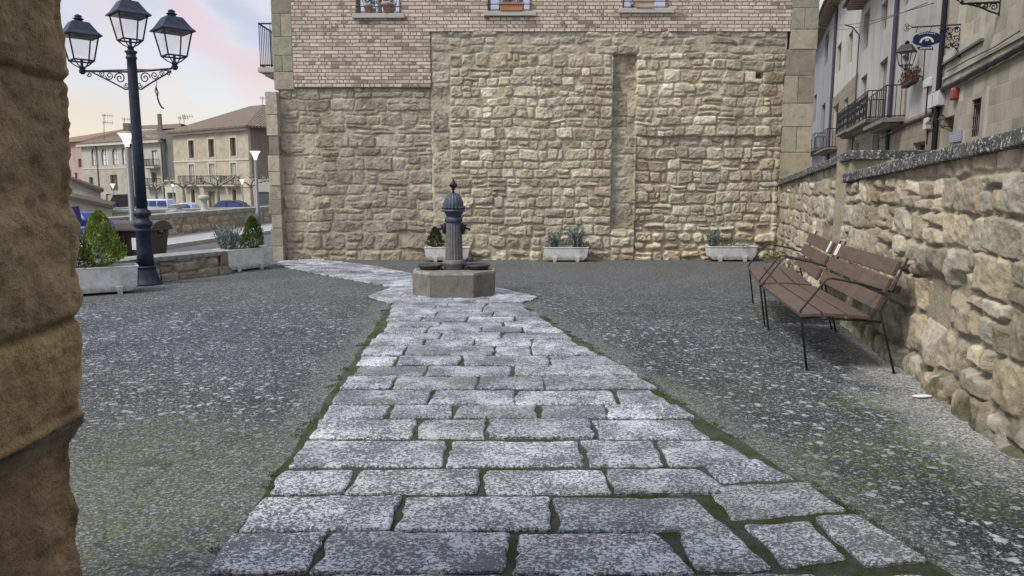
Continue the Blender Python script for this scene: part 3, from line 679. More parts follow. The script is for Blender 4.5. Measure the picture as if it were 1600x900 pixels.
# ------------------------------------------------------------------ retaining wall on the right, in two sections
def coping_mat():
    t = NT('lichened_slate_coping'); n = t.noise(30, 8, .75)
    c = t.ramp(t.noise(3, 5, .6), [(.3, (.03,.032,.036)), (.7, (.095,.095,.09))])
    c = t.mix(t.ramp(n, [(.545, 0), (.585, .85)]), c, (.55,.55,.53)); c = t.mix(t.ramp(t.noise(7, 8, .8), [(.55, 0), (.66, .6)]), c, (.23,.21,.15))
    return t.done(c, .9, t.bump(n, .7, .012))
M_cope = coping_mat()
def retaining(name, label, A, B, zt0, zt1, seed, hr, wr, cols, res, depth, ext=None, extra=None):
    w = thing(name, label, 'wall', ((A[0]+B[0])/2, (A[1]+B[1])/2, 0))
    F = Frame(A, B, out=(-1, 0)); L = F.L
    Mz = Masonry(0, L, -.08, 1.95, res, seed, mortar=(.36,.325,.25), warp=.05, level=depth*.25, cuts=3)
    Mz.fill(0, L, -.08, .5, (hr[0], hr[1]*1.25), (wr[0], wr[1]), depth*1.1, .030, .025, .016, cols, 1.15, .020, .35)
    Mz.fill(0, L, .5, 1.55, hr, wr, depth, .026, .020, .013, cols, .95, .016, .4)
    Mz.fill(0, L, 1.55, 1.97, (.12, .24), (wr[0]*.8, wr[1]*.8), depth*.6, .02, .015, .011, cols, .9, .010, .2)
    U, V, H, C = Mz.U, Mz.V, Mz.H, Mz.C
    foot = (fbm(U, V, .6, seed+40, 4))*np.clip((.35-V)/.5, 0, 1)*.08; H = H+foot+(fbm(U, V, .35, seed+50, 3)-.5)*.08*np.clip(1.6-V, .3, 1)
    if extra: H = extra(U, V, H)
    # moss at the foot, in patches
    mo = np.clip((fbm(U, V, .16, seed+60, 5)-.44)*6, 0, 1)*np.clip((.38-V)/.25, 0, 1)*np.clip((fbm(U, V*0, 1.2, seed+63, 2)-.38)*6, 0, 1); mo = mo[..., None]
    damp = np.clip((fbm(U, V, .8, seed+61, 4)-.4)*4, 0, 1)*np.clip((.95-V)/.7, 0, 1); C = C*(1-.35*damp[..., None])
    mo = mo*.75; C = C*(1-mo)+np.array([.055,.065,.022])*mo*(.6+.8*fbm(U, V, .05, 5, 2)[..., None])
    zt = zt0+(zt1-zt0)*U/L-.10
    if ext: zt = np.where(U < ext, 1.50, zt0+(zt1-zt0)*(U-ext)/(L-ext)-.10)
    Vc = np.minimum(V, zt)                                   # the top row follows the sloping coping
    base = F.A; X = base.x+F.d.x*U+F.n.x*H; Y = base.y+F.d.y*U+F.n.y*H
    me = grid_mesh('masonry', np.stack([X, Y, Vc], -1), C.astype(np.float32)); me.shade_smooth()
    link('masonry', me, M_rstone, w)
    mb = MB(); vs = []
    for u, z in ((ext or 0, zt0), (L, zt1)):
        for o in (-.02, -.46): vs += [F.p(u, -.1, o), F.p(u, z-.1, o)]
    mb.add(vs, [(2,3,7,6), (0,1,3,2), (4,6,7,5), (1,5,7,3), (0,4,5,1)], (.34,.30,.22)); mb.obj('core', M_rstone, w)
    cp = MB(); u = ext or 0; r = random.Random(seed)
    while u < L-.05:
        du = r.uniform(.7, 1.1); du = L-u if L-u-du < .4 else du
        z0 = zt0+(zt1-zt0)*u/L; z1 = zt0+(zt1-zt0)*(u+du)/L; j = r.uniform(-.004, .006); vs = []
        for uu, z in ((u+.003, z0), (u+du-.003, z1)): vs += [F.p(uu, z-.10+j, -.48), F.p(uu, z-.10+j, .10), F.p(uu, z+j, .095), F.p(uu, z+j, -.48)]
        cp.add(vs, [(0,1,2,3), (7,6,5,4), (0,4,5,1), (1,5,6,2), (2,6,7,3), (3,7,4,0)]); u += du
    cp.obj('coping', M_cope, w, bevel=.012)
    return w, F
rc = [(.40,.35,.26),(.46,.41,.315),(.36,.305,.215),(.40,.365,.29),(.49,.44,.345),(.31,.27,.20),(.44,.375,.27),(.43,.40,.33)]
def near_extra(U, V, H):      # a stone missing behind the bench leaves a hollow
    return H-.16*np.clip(1.4-np.hypot((U-4.75)/.30, (V-.62)/.22), 0, 1)-.14*np.clip(1.3-np.hypot((U-4.25)/.16, (V-.80)/.10), 0, 1)
wn_, FN = retaining('retaining_wall', 'near section of the rough stone wall, dark lichened coping, behind the nearer bench', WN0, WN1, 1.98, 1.615, 21, (.20,.42), (.17,.50), rc, .0105, .068, extra=near_extra)
wf_, FF = retaining('retaining_wall', 'far section of the rough stone wall, its higher coping running to the house', (3.665, 7.87), WF1, 1.865, 1.56, 33, (.15,.3), (.16,.42), rc, .015, .05, ext=.40)
mb = MB(); mb.box(3.74, 4.1, 7.9, 8.6, 0, 1.50, (.34,.30,.22)); mb.obj('core', M_rstone, wf_)
mb = MB(); mb.box(3.735, 6.3, 8.23, 8.62, .3, 1.765, (.34,.30,.22)); mb.obj('return_wall', M_rstone, wf_)
mb = MB(); mb.box(4.18, 6.3, 8.17, 8.68, 1.768, 1.867); mb.obj('coping', M_cope, wf_, bevel=.012)
mb = MB(); mb.box(3.70, 4.17, 8.165, 8.27, 1.766, 1.865); mb.obj('coping', M_cope, wf_, bevel=.008)
# street behind the wall, higher than the square
st = MB(); st.add([(2.5,-5,.8),(9,-5,.8),(30,75,.8),(14,75,.8),(5.9,25,.8),(5.8,15.0,.8),(5.6,14.9,.8),(3.9,8.3,.8)], [tuple(range(8))])
st.obj('street', simple('street_paving', (.16,.155,.145), .9, .2, 6), kind='structure')

# ------------------------------------------------------------------ doorway the photo is taken from
def portal():
    YE = 1.9
    sil = [(-400,70),(-150,84),(0,98),(40,99),(60,104),(95,107),(120,108),(132,106),(180,108),(232,113),(262,110),(300,107),(322,109),(345,121),(400,127),(450,131),(486,131),(494,128),(502,131),(530,133),(560,131),(600,125),(636,122),(642,133),(652,133),(660,118),(690,99),(715,97),(745,104),(790,116),(850,126),(900,130),(1100,140),(1500,150)]
    zs = []; xs = []
    for py, px in sil: p = PY(px, py, YE); zs.append(p.z); xs.append(p.x)
    zs, xs = np.array(zs[::-1]), np.array(xs[::-1])
    V = np.arange(0, 3.3, .0085); S = np.concatenate([np.arange(-1.6, -.2, .03), np.arange(-.2, 1.9-.04, .010), np.linspace(1.86, 1.9, 5)[1:]*1.0])
    ns = len(S); nC = 7; nB = 30; nt = ns+nC+nB
    UU, VV = np.meshgrid(np.arange(nt)*.012, V, indexing='ij')
    Xe = np.interp(V, zs, xs)+.016
    X = np.zeros((nt, len(V))); Y = np.zeros_like(X); NX = np.zeros_like(X); NY = np.zeros_like(X)
    rad = .045
    for i in range(nt):
        if i < ns: X[i] = Xe; Y[i] = S[i]*1.0-rad; nx, ny = 1, 0
        elif i < ns+nC:
            t = (i-ns+1)/nC*math.pi/2; X[i] = Xe-rad+rad*math.cos(t); Y[i] = YE-rad+rad*math.sin(t); nx, ny = math.cos(t), math.sin(t)
        else: X[i] = Xe-rad-(i-ns-nC+1)*.06; Y[i] = YE; nx, ny = 0, 1
        NX[i] = nx; NY[i] = ny
    zj = [PY(0, p, YE).z for p in (124, 494, 652)]
    Sx = np.where(np.arange(nt)[:, None] < ns, Y, YE+(np.arange(nt)[:, None]-ns)*.02)+VV*0
    zz = VV+(fbm(Sx, VV, .3, 5, 3)-.5)*.03
    H = (fbm(Sx, VV, .30, 3, 5)-.5)*.045+(fbm(Sx, VV, .055, 9, 4)-.5)*.026+(fbm(Sx, VV, .018, 19, 2)-.5)*.007
    up = VV > zj[1]; H = H+np.where(up, (np.abs(vnoise(Sx, VV, .045, 15)-.5))*-.014, 0)     # tooled surface
    for k, z in enumerate(zj): H = H-.012*np.exp(-((zz-z)/(.010 if k != 1 else .014))**2)
    H = H*np.clip(np.abs(NX)+.4, 0, 1)
    X = X+NX*H; Y = Y+NY*H
    tone = fbm(Sx, VV, .35, 23, 5)[..., None]; low = fbm(Sx*4, VV*.5, .3, 27, 4)[..., None]; lay = fbm(Sx*.5, VV*5, .4, 29, 4)[..., None]
    c_up = np.array([.50,.37,.215])*(.5+1.0*tone); c_mid = np.array([.56,.40,.20])*(.45+1.1*lay); c_low = np.array([.42,.285,.165])*(.45+1.1*low); c_mould = np.array([.42,.35,.25])*(.6+tone)
    z3 = zz[..., None]; C = np.where(z3 > zj[1], c_up, np.where(z3 > zj[2]+.01, c_mid, np.where(z3 > zj[2]-.07, c_mould, c_low)))
    jl = np.exp(-((zz-zj[1])/.012)**2)+np.exp(-((zz-zj[2])/.010)**2)+np.exp(-((zz-zj[0])/.008)**2); C = C*(1-.5*np.clip(jl, 0, 1)[..., None])
    root = thing('stone_doorway', 'dark brown sandstone door jamb with a worn moulding, close at the left edge', 'doorway', (-1.2, 1.9, 0))
    me = grid_mesh('door_jamb', np.stack([X, Y, VV], -1), C.astype(np.float32)); me.shade_smooth(); link('door_jamb', me, M_jamb, root)
    mb = MB(); mb.box(2.1, 3.4, -1.6, .9, 0, 3.3, (.3,.23,.15)); mb.obj('door_jamb', M_jamb, root, bevel=.03)  # unseen opposite jamb, added to shade the left one
    mb = MB(); mb.box(-3.2, 3.4, -1.6, .2, 3.3, 4.1, (.3,.23,.15)); mb.obj('shade_lintel', M_jamb, root, bevel=.03)  # unseen slab overhead, added for shade on the left jamb
    mb = MB(); mb.box(-1.3, 2.1, -1.6, -1.45, 0, 3.3); mb.obj('door', M_wood, root)  # unseen closed back, added to keep light off the jamb
M_jamb = stone_mat('worn_sandstone', spots=.0, fine=120, strength=1.0, bdist=.008)
portal()
# ------------------------------------------------------------------ more materials
def attr_mat(name, rough=.8, var=.3, scale=30, trans=.0):
    t = NT(name); c = t.mix(.8, t.attr('col'), t.ramp(t.noise(scale, 4, .6), [(.3, tuple([1-var]*3)), (.7, tuple([1+var]*3))]), 'MULTIPLY')
    return t.done(c, rough, t.bump(t.noise(scale*4, 3), .3, .004))
M_leaf = attr_mat('foliage', .7, .3, 12); M_bark = simple('grey_bark', (.22,.20,.17), .95, .3, 6, .8, 20, bdist=.03)
def concrete_planter():
    t = NT('white_concrete'); n = t.noise(5, 8, .7)
    c = t.ramp(n, [(.3, (.50,.50,.48)), (.65, (.68,.68,.66))])
    c = t.mix(t.ramp(t.noise(2.6, 9, .75, dist=.5), [(.47, 0), (.62, .7)]), c, (.25,.25,.235))
    sp = t.n('ShaderNodeSeparateXYZ'); t.l(t.obj(), sp.inputs[0])
    c = t.mix(t.math('MULTIPLY', t.ramp(sp.outputs[2], [(.02, 1), (.14, 0)]), t.ramp(t.noise(14, 5), [(.35, 0), (.6, .8)])), c, (.27,.255,.20))
    return t.done(c, .85, t.bump(t.noise(70, 4, .7), .4, .004))
M_conc = concrete_planter(); M_soil = simple('dark_soil', (.035,.027,.02), .95, .4, 30, .9, 60, bdist=.02)
def cast_iron(name, c0, c1, rust=None):
    t = NT(name); c = t.ramp(t.noise(14, 7, .7), [(.3, c0), (.7, c1)])
    if rust:
        sp = t.n('ShaderNodeSeparateXYZ'); t.l(t.obj(), sp.inputs[0])
        m = t.math('MULTIPLY', t.ramp(sp.outputs[2], [(0, 1), (.95, .9), (1, 0)]), t.ramp(t.noise(9, 8, .75), [(.38, 0), (.6, .85)])); c = t.mix(m, c, rust)
    return t.done(c, .55, t.bump(t.noise(60, 5, .7), .35, .004), .25)
M_blue = cast_iron('blue_black_paint', (.020,.025,.044), (.042,.050,.078)); M_fount = cast_iron('fountain_cast_iron', (.055,.065,.085), (.12,.13,.16), (.20,.175,.14))
M_cap = cast_iron('blue_cast_iron', (.04,.050,.080), (.095,.105,.135)); M_galv = simple('grey_painted_steel', (.16,.165,.18), .5, .15, 10, .1, metal=.3)
M_rod = simple('dark_steel_rod', (.045,.043,.042), .5, .25, 20, .1, metal=.5)
def slat_mat():
    t = NT('brown_painted_boards'); v = t.obj(); m = t.n('ShaderNodeMapping'); m.inputs['Scale'].default_value = (40, 3, 40); t.l(v, m.inputs[0]); g = t.noise(1, 6, .65, vec=m.outputs[0])
    c = t.ramp(g, [(.3, (.080,.055,.043)), (.7, (.135,.096,.074))]); c = t.mix(t.ramp(t.noise(5, 6), [(.5, 0), (.75, .35)]), c, (.17,.12,.10))
    return t.done(c, .5, t.bump(g, .3, .003))
M_slat = slat_mat(); M_white = simple('white_paper', (.75,.75,.75), .7, .05)
def glow(name, col, st):
    t = NT(name); t.b.inputs['Emission Color'].default_value = (*col, 1); t.b.inputs['Emission Strength'].default_value = st; return t.done(col, .5)
M_lamp = glow('lit_lamp_glass', (1, .90, .72), 1.1)
def clear_glass():
    t = NT('clear_lantern_glass'); tr = t.n('ShaderNodeBsdfTransparent'); gl = t.n('ShaderNodeBsdfGlossy'); gl.inputs['Roughness'].default_value = .08
    m = t.n('ShaderNodeMixShader'); m.inputs[0].default_value = .14; t.l(tr.outputs[0], m.inputs[1]); t.l(gl.outputs[0], m.inputs[2]); t.l(m.outputs[0], t.out.inputs[0]); return t.m
M_clear = clear_glass()
def plastic(name, c): return simple(name, c, .4, .12, 4, .1, 20)
M_pblue = plastic('blue_plastic', (.012,.03,.22)); M_pbrown = plastic('brown_plastic', (.05,.032,.026)); M_pblued = plastic('dark_blue_plastic', (.012,.014,.10))
M_terra = simple('terracotta', (.36,.17,.10), .85, .2, 8)
M_asph = simple('asphalt', (.095,.10,.112), .85, .2, 3, .6, 120); M_pave = simple('sidewalk_paving', (.33,.33,.335), .85, .12, 2.5, .4, 60)

# ------------------------------------------------------------------ drinking fountain
def fountain():
    cx, cy = -.785, 9.985
    f = thing('drinking_fountain', 'blue-grey fluted cast iron fountain on an angular stone plinth in the paved path', 'fountain', (cx, cy, 0))
    P = [(-.285,-.395),(.285,-.395),(.55,-.14),(.55,.14),(.285,.395),(-.285,.395),(-.55,.14),(-.55,-.14)]; P = [(cx+a, cy+b) for a, b in P]
    mb = MB()
    def ring(ins, z): return [(cx+(p[0]-cx)*(1-ins/.5), cy+(p[1]-cy)*(1-ins/.42), z) for p in P]
    n = 8
    for i in range(n):                                 # eight dressed blocks, hairline joints between them
        j = (i+1) % n; g = .004; k = random.uniform(.88, 1.1)
        def lerp(a, b, t): return tuple(a[q]+(b[q]-a[q])*t for q in range(3))
        vs = []
        for ins, z in ((0, .006), (0, .315), (.035, .357), (.40, .357)):
            r_ = ring(ins, z); vs += [lerp(r_[i], r_[j], g*2), lerp(r_[j], r_[i], g*2)]
        mb.add(vs, [(0,1,3,2), (2,3,5,4), (4,5,7,6)], (.19*k,.18*k,.155*k))
    r0 = [(cx+(p[0]-cx)*.985, cy+(p[1]-cy)*.985) for p in P]; mb.prism(r0, 0, .350, (.40,.37,.31))
    mb.obj('plinth', M_plinth, f)
    fl = [0,.0,.03,.075,.075,.03]; seg = 96
    def part(name, prof, mat, seg=32, flute=None, sm=True):
        b = MB(); b.lathe(prof, (cx, cy, 0), seg, flute=flute); return b.obj(name, mat, f, smooth=sm)
    part('foot', [(.13,.352),(.135,.37),(.150,.41),(.160,.435),(.160,.452),(.150,.462),(.152,.475),(.135,.488),(.12,.492)], M_fount)
    part('shaft', [(.121,.488),(.119,.50),(.113,.75),(.108,.985),(.104,1.0)], M_fount, 108, [0,.005,.045,.085,.045,.005])
    part('collar', [(.109,.992),(.120,1.0),(.120,1.05),(.108,1.058),(.100,1.07)], M_cap)
    part('capital', [(.10,1.066),(.103,1.09),(.120,1.118),(.130,1.13)], M_cap, 96, [0,.02,.06,.02])
    part('rim', [(.12,1.128),(.152,1.135),(.156,1.15),(.148,1.162),(.14,1.17)], M_cap)
    part('dome', [(.136,1.165),(.138,1.20),(.134,1.24),(.122,1.29),(.10,1.333),(.068,1.366),(.04,1.38),(.022,1.385)], M_cap, 96, [0,.01,.05,.09,.05,.01])
    b = MB()
    for k in range(20):
        t = k/20*6.283; b.lathe([(.004,-.018),(.014,-.012),(.018,0),(.014,.012),(.004,.018)], (cx+.143*math.cos(t), cy+.143*math.sin(t), 1.187), 8)
    b.obj('bead_ring', M_cap, f, smooth=True)
    b = MB(); b.lathe([(.03,1.38),(.018,1.395),(.015,1.42),(.036,1.43),(.022,1.44),(.030,1.455),(.047,1.475),(.050,1.492),(.040,1.508),(.030,1.525),(.018,1.545),(.002,1.575)], (cx, cy, 0), 12)
    for k in range(4): t = k*1.571+.4; b.tube([(cx+.03*math.cos(t), cy+.03*math.sin(t), 1.46), (cx+.052*math.cos(t), cy+.052*math.sin(t), 1.475), (cx+.048*math.cos(t), cy+.048*math.sin(t), 1.502)], [.009,.008,.004], 6)
    b.obj('finial', M_iron, f, smooth=True)
    for s in (-1, 1):
        b = MB(); X = cx+s*.105; z = .905
        b.lathe([(.01,-.07),(.034,-.05),(.036,.04),(.01,.075)], (X+s*.015, cy-.02, z), 10)
        b.tube([(X, cy-.02, z), (X+s*.06, cy-.03, z+.005), (X+s*.105, cy-.03, z), (X+s*.115, cy-.03, z-.028)], [.016,.015,.014,.012], 8); b.tube([(X+s*.055, cy-.03, z), (X+s*.055, cy-.03, z+.05)], .008, 6); b.tube([(X+s*.03, cy-.03, z+.05), (X+s*.08, cy-.03, z+.05)], .007, 6)
        b.obj('tap', M_iron, f, smooth=True)
        b = MB(); bx, by = cx+s*.325, cy-.03
        b.lathe([(.10,.352),(.135,.365),(.150,.395),(.168,.412),(.168,.424),(.155,.424),(.140,.40),(.02,.385)], (bx, by, 0), 28)
        b.obj('bowl', M_fount2, f, smooth=True)
        b = MB(); b.tube([(cx+s*.15, cy-.12, .36), (cx+s*.168, cy-.13, .385), (cx+s*.15, cy-.12, .42), (cx+s*.165, cy-.1, .44)], .014, 6); b.obj('scroll', M_iron, f)
def plinth_mat():
    t = NT('weathered_plinth_stone'); c = t.mix(.9, t.attr('col'), t.ramp(t.noise(55, 6, .8), [(.3, (.62,.62,.62)), (.7, (1.35,1.35,1.32))]), 'MULTIPLY')
    c = t.mix(t.ramp(t.noise(4, 7, .75, dist=.6), [(.50, 0), (.68, .8)]), c, (.075,.07,.062))
    return t.done(c, .95, t.bump(t.noise(90, 4, .8), .7, .006))
M_plinth = plinth_mat(); M_fount2 = cast_iron('bowl_iron', (.04,.042,.045), (.10,.10,.10))
fountain()

# ------------------------------------------------------------------ troughs and plants
def trough(loc, rz, L=.9, W=.34, H=.30, label='', group=None, k=1.0):
    t = thing('planter_trough', label, 'planter', loc, rz, group); b = MB(); x, y = L/2, W/2
    def rg(ix, iy, z): return [(-x+ix,-y+iy,z),(x-ix,-y+iy,z),(x-ix,y-iy,z),(-x+ix,y-iy,z)]
    rings = [rg(.15, .06, .03), rg(.10, .035, .035), rg(.035, .02, .10), rg(.012, .008, H-.02), rg(0, 0, H-.018), rg(0, 0, H), rg(.025, .025, H), rg(.03, .03, H-.05)]
    vs = [v for r_ in rings for v in r_]; fs = [(i*4+j, i*4+(j+1) % 4, i*4+4+(j+1) % 4, i*4+4+j) for i in range(len(rings)-1) for j in range(4)]+[(3,2,1,0)]
    b.add(vs, fs)
    for s in (-1, 1):
        for f in (-1, 1):
            c = s*x*.5; yy = f*(y-.028); w0, w1 = .045, .03
            vs = [(c-w1, yy-.02, 0), (c+w1, yy-.02, 0), (c+w1, yy+.02, 0), (c-w1, yy+.02, 0), (c-w0, yy-.025*(1 if f < 0 else .3), .11), (c+w0, yy-.025*(1 if f < 0 else .3), .11), (c+w0, yy+.025*(1 if f > 0 else .3), .11), (c-w0, yy+.025*(1 if f > 0 else .3), .11)]
            b.add(vs, [(3,2,1,0),(4,5,6,7),(0,1,5,4),(1,2,6,5),(2,3,7,6),(3,0,4,7)])
    b.obj('tub', M_conc, t, bevel=.008, local=True)
    b = MB(); b.box(-x+.027, x-.027, -y+.027, y-.027, H-.08, H-.035); b.obj('soil', M_soil, t, local=True)
    return t
def leafmesh(n, sampler, size, cols, seed, up=.5, asp=.4):
    r = random.Random(seed); mb = MB()
    for _ in range(n):
        p, d = sampler(r); p = Vector(p); d = Vector(d)+Vector((r.gauss(0,.5), r.gauss(0,.5), r.gauss(0,.5)+up)); d.normalize(); s_ = size*r.uniform(.6, 1.3)
        a = d.cross(Vector((r.gauss(0,1), r.gauss(0,1), r.gauss(0,1)))); a.normalize(); a *= s_*asp*.5; c = r.choice(cols); q = r.uniform(.7, 1.35)
        mb.add([p-a*.5, p+d*s_*.5-a, p+d*s_, p+d*s_*.5+a], [(0,1,2,3)], (c[0]*q, c[1]*q, c[2]*q))
    return mb
GREENS = [(.10,.14,.025),(.13,.17,.035),(.07,.105,.02),(.16,.19,.05)]; DARKG = [(.03,.05,.012),(.045,.07,.018),(.025,.04,.012)]; GREY = [(.16,.21,.18),(.20,.26,.23),(.12,.17,.145),(.26,.31,.28)]
BROWNG = [(.07,.075,.02),(.10,.085,.03),(.12,.08,.035),(.05,.065,.02)]
def conifer(x, y, z, h, rad, cols, label, seed, n=2600, size=.035):
    t = thing('dwarf_conifer', label, 'shrub', (x, y, z)); ph = [random.Random(seed).uniform(0, 6.28) for _ in range(4)]
    def smp(r):
        while True:
            v = r.random()**.8; a = r.uniform(0, 6.283); prof = math.sin(min(1, v*5)*1.57)*(1-v)**.62*1.12; lump = 1+.16*math.sin(a*3+ph[0]+v*7)+.12*math.sin(a*5+ph[1]-v*15)
            q = rad*prof*lump*r.uniform(.45, 1)**.5; return (x+q*math.cos(a), y+q*math.sin(a), z+v*h*.96), (math.cos(a)*.5, math.sin(a)*.5, .6)
    leafmesh(n, smp, size, cols, seed, .7, .45).obj('foliage', M_leaf, t)
    b = MB(); b.tube([(x, y, z-.06), (x, y, z+h*.8)], [.02,.006], 6); b.obj('stem', M_bark, t); return t
def spiky(x, y, z, h, rad, label, seed, n=26, cols=GREY, leaf=.058):
    t = thing('grey_shrub', label, 'plant', (x, y, z)); r = random.Random(seed); st = MB(); stems = []
    for _ in range(n):
        a = r.uniform(0, 6.283); q = rad*math.sqrt(r.random()); hh = h*r.uniform(.55, 1); p0 = Vector((x+q*.35*math.cos(a), y+q*.35*math.sin(a), z-.03)); p1 = Vector((x+q*math.cos(a), y+q*math.sin(a), z+hh)); stems.append((p0, p1)); st.tube([p0, (p0+p1)/2+Vector((0,0,.01)), p1], .003, 4, cap=False)
    def smp(r):
        p0, p1 = r.choice(stems); k = r.uniform(.12, 1); p = p0.lerp(p1, k); a = r.uniform(0, 6.283); return p, (math.cos(a)*.6+(p1-p0).x, math.sin(a)*.6, .9)
    leafmesh(n*62, smp, leaf, cols, seed+1, .4, .22).obj('foliage', M_leaf, t); st.obj('stems', M_bark, t); return t
def bush(x, y, z, h, rad, cols, label, seed, n=700, size=.035, name='low_shrub'):
    t = thing(name, label, 'plant', (x, y, z))
    def smp(r):
        a = r.uniform(0, 6.283); v = r.random(); q = rad*math.sqrt(max(0, 1-(v*.9)**2))*r.random()**.4; return (x+q*math.cos(a), y+q*.7*math.sin(a), z+v*h), (math.cos(a), math.sin(a), .3)
    leafmesh(n, smp, size, cols, seed, .3, .55).obj('foliage', M_leaf, t)
    b = MB(); r = random.Random(seed)
    for _ in range(7): a = r.uniform(0, 6.283); b.tube([(x, y, z-.03), (x+rad*.6*math.cos(a), y+rad*.4*math.sin(a), z+h*.75)], .004, 4)
    b.obj('stems', M_bark, t); return t
GT = 'white concrete planter troughs'
trough((-1.26, 14.42, 0), 0, .89, .34, .29, 'white concrete trough by the house wall, directly behind the fountain', GT)
trough((1.05, 14.42, 0), 0, .88, .34, .29, 'white concrete trough holding two blue-grey shrubs at the middle of the house wall', GT)
trough((4.30, 14.50, 0), 0, .96, .34, .30, 'white concrete trough with grey shrub and yellow flowers, rightmost along the house wall', GT)
trough((-5.70, 10.10, 0), R(31), 1.00, .42, .385, 'large pale trough with two conifers beside the tall street lamp', GT)
trough((-4.73, 12.98, 0), R(56), .92, .42, .385, 'grey-white trough set cornerwise against the low wall, a conifer and a grey shrub in it', GT)
conifer(-1.50, 14.45, .26, .40, .18, DARKG, 'small dark green bush in the trough behind the fountain, half hidden by the fountain', 3, 1500, .04)
spiky(.82, 14.42, .26, .30, .14, 'blue-grey upright shrub, left and shorter one in the middle trough by the house wall', 11, 22)
spiky(1.25, 14.42, .26, .40, .17, 'blue-grey upright shrub, right and taller one in the middle trough by the house wall', 12, 28)
bush(1.42, 14.40, .25, .13, .12, BROWNG, 'low olive plant at the right end of the middle trough', 13, 260, .03)
bush(.66, 14.40, .25, .11, .08, [(.24,.23,.20),(.18,.17,.15)], 'pale dry tuft at the left end of the middle trough', 14, 160, .03)
spiky(3.94, 14.48, .27, .33, .15, 'blue-grey upright shrub at the left end of the right-hand wall trough', 15, 26)
bush(4.16, 14.46, .27, .19, .15, [(.12,.14,.03),(.22,.20,.04),(.08,.10,.02)], 'yellow-flecked low plant beside the grey shrub in the right-hand wall trough', 16, 380, .03)
bush(4.47, 14.48, .27, .17, .24, [(.14,.14,.10),(.10,.11,.06)], 'sparse dry plant at the right end of the right-hand wall trough', 17, 260, .028)
conifer(-5.66, 10.17, .355, .80, .29, [(.17,.24,.035),(.21,.28,.05),(.11,.17,.025),(.26,.31,.07)], 'tall bright yellow-green conifer in the pale trough beside the street lamp', 5, 6500, .036)
bush(-5.90, 9.96, .355, .42, .24, BROWNG, 'darker brownish round bush at the left of the bright conifer', 6, 1900, .035)
conifer(-4.60, 13.12, .36, .58, .215, [(.08,.12,.018),(.11,.15,.03),(.05,.085,.015)], 'green conifer in the trough set cornerwise by the low wall', 7, 4200, .034)
spiky(-4.95, 12.82, .36, .44, .26, 'grey-green spiky shrub beside the green conifer in the cornerwise trough', 8, 40, leaf=.055)
bush(-4.76, 12.86, .36, .20, .14, [(.10,.14,.05),(.14,.18,.08)], 'small leafy green plant in front of the conifer in the cornerwise trough', 9, 420, .03)
for (x, y, s, lab) in ((5.02,14.2,.2,'green weed growing in the corner where the house meets the retaining wall'),(3.62,8.6,.12,'small weed at the wall foot behind the gap between the benches'),(4.72,12.2,.22,'leafy weed clump at the foot of the wall beyond the farther bench')):
    bush(x, y, 0, s, s*.9, [(.07,.10,.03),(.05,.08,.02)], lab, int(x*100), 220, .04, 'weed')

# ------------------------------------------------------------------ benches
def bench(start, d, L, label, sticker):
    a = Vector((d[0], d[1], 0)).normalized(); b = Vector((a.y, -a.x, 0)); S = Vector((start[0], start[1], 0)); t = thing('park_bench', label, 'bench', S, 0, 'brown slatted benches along the wall')
    def p(u, o, z): return S+a*u+b*o+Vector((0,0,z))
    def board(name, o0, z0, o1, z1, th, ext=.02):
        n = Vector((-(z1-z0), 0, (o1-o0))); l = math.hypot(n.x, n.z); n /= l; prof = [(o0, z0), (o1, z1), (o1+n.x*th, z1+n.z*th), (o0+n.x*th, z0+n.z*th)]
        vs = [p(u, o, z) for u in (-ext, L+ext) for o, z in prof]; m = MB(); m.add(vs, [(0,1,2,3), (7,6,5,4), (0,4,5,1), (1,5,6,2), (2,6,7,3), (3,7,4,0)]); return m.obj(name, M_slat, t, bevel=.007)
    board('seat_board', -.005, .435, .155, .448, .034); board('seat_board', .175, .448, .335, .443, .034); board('seat_board', .355, .442, .515, .430, .034)
    e0, e1 = Vector((.575, .505)), Vector((.735, .90)); e = (e1-e0); LL = e.length; e.normalize()
    for k in range(3):
        q0 = e0+e*(k*.148); q1 = q0+e*.126; bb = board('back_board', q0.x, q0.y, q1.x, q1.y, .036)
    for u in (0, L):
        m = MB(); r = .0095
        m.tube([p(u, .07, 0), p(u, .0, .46), p(u, -.005, .485), p(u, .01, .51), p(u, .17, .735), p(u, .19, .752), p(u, .225, .757), p(u, .45, .715), p(u, .58, .675), p(u, .69, .655)], r, 8)
        m.tube([p(u, .735, 0), p(u, .60, .49), p(u, .775, .925)], r, 8); m.tube([p(u, .0, .43), p(u, .3, .428), p(u, .61, .415)], r, 8)
        m.lathe([(.018,0),(.018,.006)], p(u, .07, 0), 10); m.lathe([(.018,0),(.018,.006)], p(u, .735, 0), 10); m.obj('side_frame', M_rod, t, smooth=True)
    m = MB(); u0 = sticker; q0 = e0+e*.300; q1 = q0+e*.118; n = Vector((-e.y, e.x))*.0385
    m.add([p(u0, q0.x+n.x, q0.y+n.y), p(u0+.10, q0.x+n.x, q0.y+n.y), p(u0+.10, q1.x+n.x, q1.y+n.y), p(u0, q1.x+n.x, q1.y+n.y)], [(0,1,2,3)])
    st = m.obj('notice_sticker', M_white, t); st['label'] = 'white paper notice with faint grey marks'
    m = MB()
    for k in range(4):
        k0 = q0+(q1-q0)*(.15+.2*k); k1 = q0+(q1-q0)*(.21+.2*k); nn = n*1.03
        m.add([p(u0+.02, k0.x+nn.x, k0.y+nn.y), p(u0+.08, k0.x+nn.x, k0.y+nn.y), p(u0+.08, k1.x+nn.x, k1.y+nn.y), p(u0+.02, k1.x+nn.x, k1.y+nn.y)], [(0,1,2,3)])
    m.obj('sticker_marks', simple('grey_print', (.30,.30,.36), .8), st)
bench((2.33, 5.88), (.155, .985), 1.70, 'nearer brown slatted bench, white notice at the far end of its backrest', 1.56)
